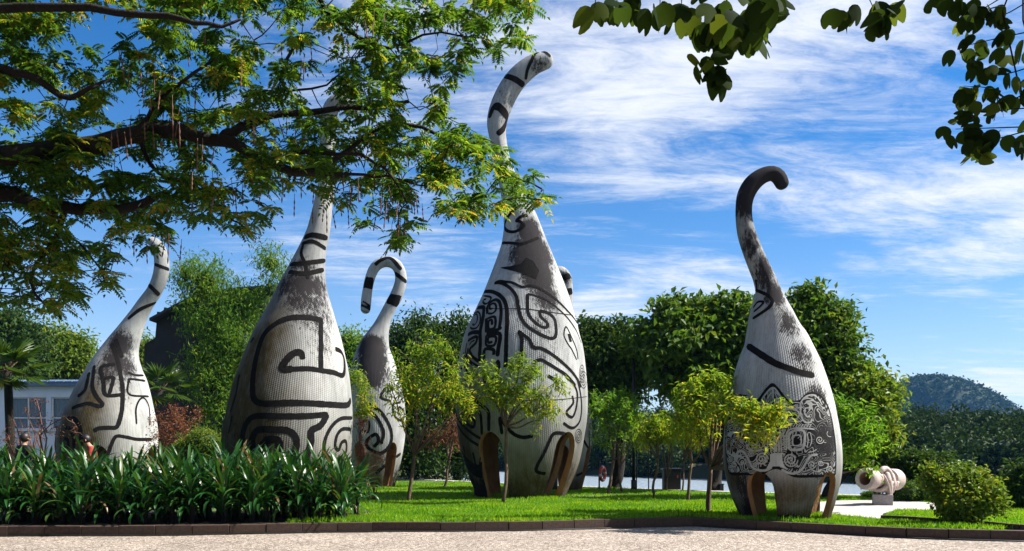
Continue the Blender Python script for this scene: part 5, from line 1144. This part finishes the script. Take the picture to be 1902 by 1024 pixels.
# ------------------------------------------------------------------ buildings
def wall_tex(name, a, b): return mat_plain(name, a, b, 1.2, 0.85, 0.2, 30)
def build_white_house():
    Y = 36.0; s = Y / F; root = empty('white_house', (WX(80, Y), Y, LAWN)); tag(root, 'low white house with curtained windows at the left edge', 'house'); pi = Matrix.Translation(-root.location)
    wm = wall_tex('house_wall', (0.60, 0.65, 0.74), (0.50, 0.55, 0.64)); fm = mat_plain('window_frame', (0.7, 0.72, 0.75), None, 4, 0.5)
    x0, x1 = WX(-60, Y), WX(178, Y); zt = EYE - (718 - HY) * s
    wins = [(10, 86, 737, 797), (95, 165, 740, 799), (-52, -4, 737, 797)]
    xs = sorted({x0, x1, *[WX(w, Y) for v in wins for w in v[:2]]}); wz0, wz1 = EYE - (798 - HY) * s, EYE - (738 - HY) * s
    mb = MB(); holes = [(WX(w[0], Y), WX(w[1], Y)) for w in wins]
    for a, b in zip(xs[:-1], xs[1:]):
        c_ = (a + b) / 2; hole = any(h[0] < c_ < h[1] for h in holes)
        parts = [(LAWN - .1, wz0), (wz1, zt)] if hole else [(LAWN - .1, zt)]
        for z0, z1 in parts: mb.box((c_, Y + 0.12, (z0 + z1) / 2), (b - a, 0.24, z1 - z0))
    mb.box(((x0 + x1) / 2, Y + 5, (zt + LAWN) / 2), (x1 - x0, 0.2, zt - LAWN)); mb.box((x0 + .1, Y + 2.6, (zt + LAWN) / 2), (0.2, 4.6, zt - LAWN)); mb.box((x1 - .1, Y + 2.6, (zt + LAWN) / 2), (0.2, 4.6, zt - LAWN))
    o = mb.build('wall', wm, root); o.matrix_parent_inverse = pi
    gm, N, L = mat_new('window_glass'); p = N.new('ShaderNodeBsdfPrincipled'); q = N.new('ShaderNodeOutputMaterial'); L.new(p.outputs[0], q.inputs[0])
    p.inputs['Base Color'].default_value = (0.10, 0.16, 0.22, 1); p.inputs['Roughness'].default_value = 0.08; p.inputs['Alpha'].default_value = 0.45
    cm = mat_plain('curtain', (0.34, 0.46, 0.56), (0.22, 0.33, 0.44), 2.2, 0.9, stretch=(3, 1, 0.05))
    for w in wins:
        a, b = WX(w[0], Y), WX(w[1], Y); m = MB()
        for xx in (a + .03, (a + b) / 2 + .08, b - .03): m.box((xx, Y + 0.10, (wz0 + wz1) / 2), (0.06, 0.07, wz1 - wz0 - .004))
        for zz in (wz0 + .03, wz0 + (wz1 - wz0) * 0.36, wz1 - .03): m.box(((a + b) / 2, Y + 0.102, zz), (b - a - .13, 0.06, 0.05))
        f = m.build('window', fm, root); f.matrix_parent_inverse = pi
        m = MB(); m.box(((a + b) / 2, Y + 0.13, (wz0 + wz1) / 2), (b - a - .02, 0.01, wz1 - wz0 - .02)); g = m.build('pane', gm, f); g.matrix_parent_inverse = Matrix.Identity(4)
        m = MB(); n = 60; V = []; 
        for k in range(n + 1):
            xx = a + (b - a) * k / n; yy = Y + 0.30 + 0.05 * math.sin(k * 1.3) + 0.02 * math.sin(k * 3.1)
            V += [(xx, yy, wz0), (xx, yy, wz1)]
        m.add(V, [(2 * k, 2 * k + 2, 2 * k + 3, 2 * k + 1) for k in range(n)]); g = m.build('curtain', cm, f, True); g.matrix_parent_inverse = Matrix.Identity(4)
        m = MB(); m.box(((a + b) / 2, Y - 0.05, wz0 - 0.04), (b - a + .16, 0.16, 0.07)); g = m.build('sill', fm, f); g.matrix_parent_inverse = Matrix.Identity(4)
    rm = mat_plain('roof_tile', (0.10, 0.16, 0.26), (0.06, 0.09, 0.15), 5, 0.5)
    m = MB(); m.box(((x0 + x1) / 2, Y + 2.4, zt + 0.06), (x1 - x0 + .5, 5.4, 0.12)); rf = m.build('roof', rm, root); rf.matrix_parent_inverse = pi
    tm = MB(); tm.box((0, 0, 0), (0.36, 0.34, 0.17)); first = None; k = 0; x = x0 - .05
    while x < x1 + .1:
        if first is None: first = tm.build('roof_tile', rm, rf, bevel=0.03); o = first
        else: o = first.copy(); COL.objects.link(o); o.parent = rf
        o.matrix_parent_inverse = Matrix.Identity(4); o.location = (x, Y - 0.1, zt + 0.20); o.rotation_euler = (R(18), 0, 0); x += 0.385
    m = MB(); m.tube([(WX(157, Y), Y + 0.8, zt + 0.12), (WX(157, Y), Y + 0.8, zt + 0.55)], 0.14, 14); m.tube([(WX(157, Y), Y + 0.8, zt + 0.55), (WX(157, Y), Y + 0.8, zt + 0.66)], [0.17, 0.05], 14)
    o = m.build('vent_pipe', fm, rf, True); o.matrix_parent_inverse = Matrix.Identity(4)
build_white_house()

def build_dark_house():
    Y = 38.0; s = Y / F; root = empty('dark_house', (WX(380, Y), Y, LAWN)); tag(root, 'dark shaded building with a sloping roof edge behind the bamboo', 'house'); pi = Matrix.Translation(-root.location)
    wm = mat_plain('dark_timber_wall', (0.020, 0.018, 0.016), (0.010, 0.009, 0.009), 2, 0.9, 0.4, 20)
    def pt(px, py, y): return (WX(px, Y), y, EYE - (py - HY) * s)
    out = [(268, 880), (268, 640), (288, 628), (291, 596), (330, 572), (368, 556), (430, 552), (478, 548), (492, 545), (492, 880)]
    V = [pt(x, y, Y) for x, y in out] + [pt(x, y, Y + 7) for x, y in out]; n = len(out)
    m = MB(); m.add(V, [tuple(range(n)), tuple(range(2 * n - 1, n - 1, -1))] + [(i, n + i, n + (i + 1) % n, (i + 1) % n) for i in range(n)])
    o = m.build('wall', wm, root); o.matrix_parent_inverse = pi
    # overhanging roof slabs along the slope and the battens that poke through them
    rm = mat_plain('dark_roof', (0.03, 0.027, 0.025), (0.015, 0.014, 0.014), 3, 0.8)
    for (xa, ya), (xb, yb) in (((286, 601), (370, 556)), ((366, 553), (496, 541))):
        a, b = Vector(pt(xa, ya - 2, Y - 0.5)), Vector(pt(xb, yb - 2, Y - 0.5)); d = Vector((0, 8, 0)); t = Vector((0, 0, 0.14))
        m = MB(); m.add([a, b, b + d, a + d, a + t, b + t, b + d + t, a + d + t], [(0, 3, 2, 1), (4, 5, 6, 7), (0, 1, 5, 4), (1, 2, 6, 5), (2, 3, 7, 6), (3, 0, 4, 7)]); r_ = m.build('roof', rm, root); r_.matrix_parent_inverse = pi
    for px, py in ((311, 582), (298, 590)):
        m = MB(); m.box(pt(px, py - 5, Y), (0.12, 0.5, 0.22)); q = m.build('batten', rm, root); q.matrix_parent_inverse = pi
    m = MB(); m.box(pt(482, 536, Y + 2), (0.5, 0.5, 1.2)); q = m.build('chimney', rm, root); q.matrix_parent_inverse = pi
build_dark_house()

# ------------------------------------------------------------------ the stone hand gripping a tube
def build_hand():
    Y = GY(939); s = Y / F; px0 = 1639; base = np.array(W(px0, 0, Y)); base[2] = LAWN + 0.02
    root = empty('hand_sculpture', tuple(base)); tag(root, 'pale stone hand gripping a short thick tube on a square block', 'sculpture'); pi = Matrix.Translation(-root.location)
    th = -0.42                                                  # block turned so that its right side faces the sun
    m = MB(); m.box((base[0], base[1], base[2] + 0.125), (0.44, 0.44, 0.25), th); o = m.build('pedestal', M['pedestal'], root, bevel=0.012); o.matrix_parent_inverse = pi
    # tube: mouth towards the camera and left
    a = np.array(W(1606, 889.5, Y - 0.30)); b = np.array(W(1665, 891, Y + 0.36)); ax = unit(b - a)
    prof = [(0.00, 0.245), (0.02, 0.262), (0.20, 0.262), (0.24, 0.235), (0.30, 0.205), (0.55, 0.205), (0.72, 0.21), (0.745, 0.255), (0.77, 0.262), (0.97, 0.262), (1.0, 0.245)]
    L_ = np.linalg.norm(b - a); u = unit(np.cross(ax, [0, 0, 1.0])); v = np.cross(u, ax); nt = 40
    def ringp(t, r): return [a + ax * L_ * t + r * (math.cos(2 * math.pi * k / nt) * u + math.sin(2 * math.pi * k / nt) * v) for k in range(nt)]
    V = []; Fc = []; full = prof + [(1.0, 0.15), (0.0 + 0.5, 0.15)]
    inner = [(1.0, 0.155), (0.7, 0.15), (0.3, 0.15), (0.0, 0.155)]
    seq = prof + inner
    for t, r in seq: V += ringp(t, r)
    n = len(seq)
    for i in range(n):
        j = (i + 1) % n
        for k in range(nt): Fc.append((i * nt + k, i * nt + (k + 1) % nt, j * nt + (k + 1) % nt, j * nt + k))
    m = MB(); m.add(V, Fc); o = m.build('tube', M['stone_pink'], root, True); o.matrix_parent_inverse = pi
    for p in o.data.polygons: p.use_smooth = True
    o.data.set_sharp_from_angle(angle=R(35))
    m = MB(); V = []; Fc = []
    for t, r in ((0.03, 0.1495), (0.5, 0.1465), (0.97, 0.1495)): V += ringp(t, r)
    for i in range(2):
        for k in range(nt): Fc.append((i * nt + k, (i + 1) * nt + k, (i + 1) * nt + (k + 1) % nt, i * nt + (k + 1) % nt))
    m.add(V, Fc); q = m.build('bore', M['stone_brown'], o, True); q.matrix_parent_inverse = Matrix.Identity(4)
    # the hand: wrist rises from the block, back of the hand faces us, fingers close under the tube, thumb over the top
    def P(px, py, dy): return tuple(W(px, py, Y + dy))
    mb = bpy.data.metaballs.new('hand'); mb.resolution = 0.02; mb.render_resolution = 0.02; mb.threshold = 0.35
    ob = bpy.data.objects.new('hand_meta', mb); COL.objects.link(ob)
    def chain(pts, n=9):
        C = catmull([(*P(*p[:3]), p[3]) for p in pts], n)
        for c_ in C:
            e = mb.elements.new(); e.co = c_[:3]; e.radius = c_[3] * 1.5; e.stiffness = 2.2
    chain([(1651, 926, -0.02, .075), (1651, 916, -0.08, .075), (1651, 905, -0.16, .085), (1649, 893, -0.20, .085), (1647, 882, -0.15, .075)], 9)   # wrist and back of the hand
    chain([(1656, 912, -.06, .06), (1659, 900, -.08, .07), (1658, 888, -.03, .06)], 7)
    dg = bpy.context.evaluated_depsgraph_get(); me = bpy.data.meshes.new_from_object(ob.evaluated_get(dg)); bpy.data.objects.remove(ob)
    hb = MB(); hb.add([v.co.copy() for v in me.vertices], [tuple(f.vertices) for f in me.polygons]); bpy.data.meshes.remove(me)
    # four fingers wrap the tube side by side, from the back of the hand down and under
    tow = unit(np.array([-base[0], -base[1], 0.0])); fr = unit(tow - ax * tow.dot(ax)); dn = np.array([0, 0, -1.0])
    def wrap(t, ang, rr): return a + ax * L_ * t + rr * (math.cos(ang) * fr + math.sin(ang) * dn)
    for i, t in enumerate((0.36, 0.455, 0.55, 0.645)):
        pts = [wrap(t + 0.10, 0.15, 0.235), wrap(t + 0.05, 0.55, 0.268), wrap(t, 0.95, 0.285), wrap(t - 0.02, 1.35, 0.272), wrap(t - 0.02, 1.9, 0.25), wrap(t - 0.01, 2.4, 0.235)]
        k = (0.92, 1.0, 1.0, 0.9)[i]; hb.tube(catmull(pts, 16), [k * 0.054 * (1 + 0.10 * math.cos((j - 4) * 0.9)) * (1 if j < 14 else 0.75) for j in range(16)], 12)
    # thumb laid over the top, with its rounded end towards us
    th_ = catmull([P(1656, 890, -.10), P(1653, 880, -.12), P(1647, 872.5, -.10), P(1641, 871.5, -.13), P(1637.5, 875, -.17), P(1637, 879.5, -.19)], 16); hb.tube(th_, [.06, .063, .066, .068, .070, .072, .074, .074, .073, .072, .072, .071, .068, .06, .046, .02], 14)
    for i, x in enumerate((0, 5, 10)):                          # tendons fanning over the back of the hand
        hb.tube(catmull([P(1641 + x, 881 + x * .5, -.27 + x * .012), P(1647 + x * .9, 893 + x * .3, -.325 + x * .014), P(1652 + x * .5, 908, -.25 + x * .01), P(1653 + x * .2, 920, -.14)], 12), [.012, .02, .024, .026, .026, .026, .025, .024, .022, .02, .018, .012], 8)
    h = hb.build('hand', M['stone_pink'], root, True); h.matrix_parent_inverse = pi
build_hand()

# ------------------------------------------------------------------ shore furniture
def build_furniture():
    Y = 24.6; s = Y / F
    x = WX(1177, Y); root = empty('lamp_post', (x, Y, LAWN)); tag(root, 'tall thin dark lamp post at the lake edge', 'lamp post')
    m = MB(); m.tube([(0, 0, -0.1), (0, 0, 0.35)], 0.085, 14); m.tube([(0, 0, 0.35), (0, 0, 4.35)], [0.058, 0.05], 14); m.build('post', M['metal'], root, True)
    m = MB(); m.tube([(0, 0, 4.3), (0, 0, 4.42), (0, 0, 4.72), (0, 0, 4.80)], [0.06, 0.15, 0.19, 0.04], 14); m.build('lantern', M['metal'], root, True)
    x = WX(1197, Y); root = empty('sign_board', (x, Y + .3, LAWN)); tag(root, 'narrow tan board fixed beside the lamp post', 'sign')
    m = MB(); m.box((0, 0, 1.68), (0.52, 0.05, 0.16)); m.build('board', mat_plain('tan_board', (0.30, 0.22, 0.13), (0.20, 0.14, 0.08), 6, 0.7), root, bevel=0.008)
    for k in (-1, 1):
        m = MB(); m.tube([(0.2 * k, 0.05, -0.1), (0.2 * k, 0.05, 1.72)], 0.02, 8); m.build('post', M['metal'], root, True)
    Y = 24.9; x = WX(1247, Y); root = empty('litter_bin', (x, Y, LAWN)); tag(root, 'dark brown box shaped litter bin on the shore', 'bin')
    bm_ = mat_plain('bin_wood', (0.022, 0.016, 0.013), (0.012, 0.009, 0.008), 5, 0.7)
    m = MB(); m.box((0, 0, 0.33), (0.54, 0.40, 0.66)); m.build('body', bm_, root, bevel=0.01)
    m = MB(); m.box((0, 0, 0.70), (0.62, 0.48, 0.06)); m.build('lid', M['metal'], root, bevel=0.01)
    for k in (-0.13, 0.13):
        m = MB(); m.box((k, -0.205, 0.52), (0.20, 0.02, 0.12)); m.build('slot', M['cable'], root)
    m = MB(); m.box((0.16, -0.212, 0.46), (0.05, 0.01, 0.09)); m.build('sticker', mat_plain('red_sticker', (0.5, 0.08, 0.05), None, 5, 0.5), root)
    Y = 25.2; x = WX(1113, Y); root = empty('lifebuoy_stand', (x, Y, LAWN)); tag(root, 'thin post carrying a lifebuoy at the lake edge', 'post')
    m = MB(); m.tube([(0, 0, -0.1), (0, 0, 1.02)], 0.028, 10); m.build('post', M['metal'], root, True)
    m = MB(); m.tube([(0, 0, 0.72), (0.07, -0.06, 0.72), (0.10, -0.08, 0.78)], 0.012, 8); m.build('hook', M['metal'], root, True)
    bm = bmesh.new(); R0, r0 = 0.22, 0.052; nu, nv = 40, 12; vs = [[bm.verts.new(((R0 + r0 * math.cos(2 * math.pi * j / nv)) * math.cos(2 * math.pi * i / nu), r0 * math.sin(2 * math.pi * j / nv), (R0 + r0 * math.cos(2 * math.pi * j / nv)) * math.sin(2 * math.pi * i / nu))) for j in range(nv)] for i in range(nu)]
    for i in range(nu):
        for j in range(nv):
            f = bm.faces.new((vs[i][j], vs[(i + 1) % nu][j], vs[(i + 1) % nu][(j + 1) % nv], vs[i][(j + 1) % nv])); f.smooth = True
            f.material_index = 1 if (i % 10) in (0, 1) else 0
    bmesh.ops.recalc_face_normals(bm, faces=bm.faces[:]); me = bpy.data.meshes.new('lifebuoy'); bm.to_mesh(me); bm.free()
    o = link('lifebuoy', me, None, mat_plain('buoy_red', (0.62, 0.07, 0.025), (0.5, 0.05, 0.02), 5, 0.45)); me.materials.append(mat_plain('buoy_white', (0.7, 0.68, 0.64), None, 5, 0.5))
    o.location = (x + 0.10, Y - 0.12, LAWN + 0.54); o.rotation_euler = (0, 0, R(62)); tag(o, 'red lifebuoy hanging on a thin post by the water', 'lifebuoy')
    Y = 24.2; x = WX(1340, Y); root = empty('bollard', (x, Y, LAWN)); tag(root, 'short black bollard at the water left of the right sculpture', 'bollard')
    m = MB(); m.box((0, 0, 0.10), (0.12, 0.12, 0.24)); m.build('post', M['metal'], root, bevel=0.01); m = MB(); m.box((0, 0, 0.235), (0.15, 0.15, 0.03)); m.build('cap', M['metal'], root, bevel=0.008)
build_furniture()

# ------------------------------------------------------------------ two visitors behind the lily bed
def person(label, px, Y, h, yaw, top, hair_c, skin_c, lean=0.0):
    x = WX(px, Y); root = empty('person', (x, Y, LAWN)); root.rotation_euler = (0, 0, yaw); tag(root, label, 'person')
    k = h / 1.72
    J = {'pel': (0, 0, .95, .13), 'wai': (0, 0.02, 1.10, .12), 'che': (0, 0.02 - lean * .1, 1.30, .15), 'nk': (0, -lean * .25, 1.46, .065), 'nk2': (0, -0.02 - lean * .4, 1.53, .055), 'hd': (0, -0.03 - lean * .5, 1.60, .088), 'hd2': (0, -0.03 - lean * .55, 1.655, .078)}
    E = [('pel', 'wai'), ('wai', 'che'), ('che', 'nk'), ('nk', 'nk2'), ('nk2', 'hd'), ('hd', 'hd2')]
    for sg, n in ((-1, 'l'), (1, 'r')):
        J.update({n + 'sh': (sg * .17, 0.02 - lean * .15, 1.40, .068), n + 'el': (sg * .24, -0.02 - lean * .1, 1.13, .045), n + 'wr': (sg * .22, -0.18, .95, .032), n + 'ha': (sg * .21, -0.24, .91, .036), n + 'fi': (sg * .20, -0.31, .885, .018), n + 'th': (sg * .175, -0.25, .885, .014), n + 'hp': (sg * .09, 0, .90, .10), n + 'kn': (sg * .10, -0.02, .50, .068), n + 'an': (sg * .10, 0.03, .09, .045), n + 'to': (sg * .12, -0.13, .04, .038)})
        E += [('che', n + 'sh'), (n + 'sh', n + 'el'), (n + 'el', n + 'wr'), (n + 'wr', n + 'ha'), (n + 'ha', n + 'fi'), (n + 'ha', n + 'th'), ('pel', n + 'hp'), (n + 'hp', n + 'kn'), (n + 'kn', n + 'an'), (n + 'an', n + 'to')]
    names = list(J); me = bpy.data.meshes.new('body'); me.from_pydata([tuple(c * k for c in J[n][:3]) for n in names], [(names.index(a), names.index(b)) for a, b in E], [])
    o = bpy.data.objects.new('body_skin', me); COL.objects.link(o); md = o.modifiers.new('skin', 'SKIN'); md.use_smooth_shade = True
    for i, n in enumerate(names):
        d = me.skin_vertices[0].data[i]; d.radius = (J[n][3] * k, J[n][3] * k * (0.78 if n in ('che', 'wai', 'pel') else 1)); d.use_root = n == 'pel'
    sb = o.modifiers.new('sub', 'SUBSURF'); sb.levels = 2; sb.render_levels = 2
    dg = bpy.context.evaluated_depsgraph_get(); bm_ = bpy.data.meshes.new_from_object(o.evaluated_get(dg)); bpy.data.objects.remove(o)
    sk = mat_plain(label[:8] + '_skin', skin_c, None, 8, 0.6); tm = mat_plain(label[:8] + '_top', top, None, 12, 0.9, 0.3, 60); pm = mat_plain(label[:8] + '_trousers', (0.03, 0.035, 0.05), None, 12, 0.9)
    bm_.materials.clear()
    for q in (sk, tm, pm): bm_.materials.append(q)
    for p in bm_.polygons:
        z = p.center.z / k; p.use_smooth = True
        hand = z < 0.985 and p.center.y < -0.15 * k and z > .8
        p.material_index = 0 if z > 1.475 or hand else (1 if z > 0.93 else 2)
    link('body', bm_, root)
    # hair cap, nose and ears
    hd = Vector(J['hd2'][:3]) * k; bm = bmesh.new(); bmesh.ops.create_icosphere(bm, subdivisions=3, radius=1)
    for v in bm.verts:
        c_ = v.co.copy(); f = 1 + 0.05 * mnoise.noise(c_ * 6)
        v.co = hd + Vector((c_.x * .098 * f, c_.y * .112 * f + .014, c_.z * .118 * f - .012)) * k
    dele = [v for v in bm.verts if (v.co.y - hd.y) < -0.045 * k and (v.co.z - hd.z) < 0.045 * k]
    bmesh.ops.delete(bm, geom=dele, context='VERTS'); me = bpy.data.meshes.new('hair'); bm.to_mesh(me); bm.free()
    for p in me.polygons: p.use_smooth = True
    link('hair', me, root, mat_plain(label[:8] + '_hair', hair_c, None, 30, 0.5))
    m = MB(); f0 = Vector(J['hd'][:3]) * k
    m.tube([f0 + Vector((0, -.085, .035)) * k, f0 + Vector((0, -.108, -.005)) * k, f0 + Vector((0, -.085, -.016)) * k], [.008 * k, .015 * k, .006 * k], 8); m.build('nose', sk, root, True)
    for sg in (-1, 1):
        m = MB(); m.tube([f0 + Vector((sg * .088, .01, .03)) * k, f0 + Vector((sg * .104, .015, .012)) * k, f0 + Vector((sg * .088, .008, -.02)) * k], [.010 * k, .013 * k, .007 * k], 8); m.build('ear', sk, root, True)
        m = MB(); m.tube([f0 + Vector((sg * .032, -.078, .028)) * k, f0 + Vector((sg * .032, -.090, .028)) * k], [.012 * k, .006 * k], 8); m.build('eye', M['cable'], root, True)
    return root
person('person in a dark jacket facing away behind the left end of the lily bed', 45, 17.4, 1.70, R(160), (0.018, 0.018, 0.022), (0.02, 0.012, 0.010), (0.38, 0.20, 0.14))
person('person in red with short dark hair before the leaning left sculpture', 173, 17.4, 1.66, R(-70), (0.32, 0.035, 0.025), (0.010, 0.008, 0.008), (0.45, 0.22, 0.15), 0.25)

# ------------------------------------------------------------------ the air: far things fade to blue
def build_haze():
    m, N, L = mat_new('haze_air'); v = N.new('ShaderNodeVolumePrincipled'); o = N.new('ShaderNodeOutputMaterial'); L.new(v.outputs[0], o.inputs['Volume'])
    v.inputs['Color'].default_value = (0.16, 0.46, 1.0, 1); v.inputs['Density'].default_value = 0.00014; v.inputs['Anisotropy'].default_value = 0.1
    mb = MB(); mb.box((0, 700, 30), (900, 1640, 68)); h = mb.build('haze', m); tag(h, 'thin bluish air over the lake and hill', 'haze', kind='stuff')
build_haze()
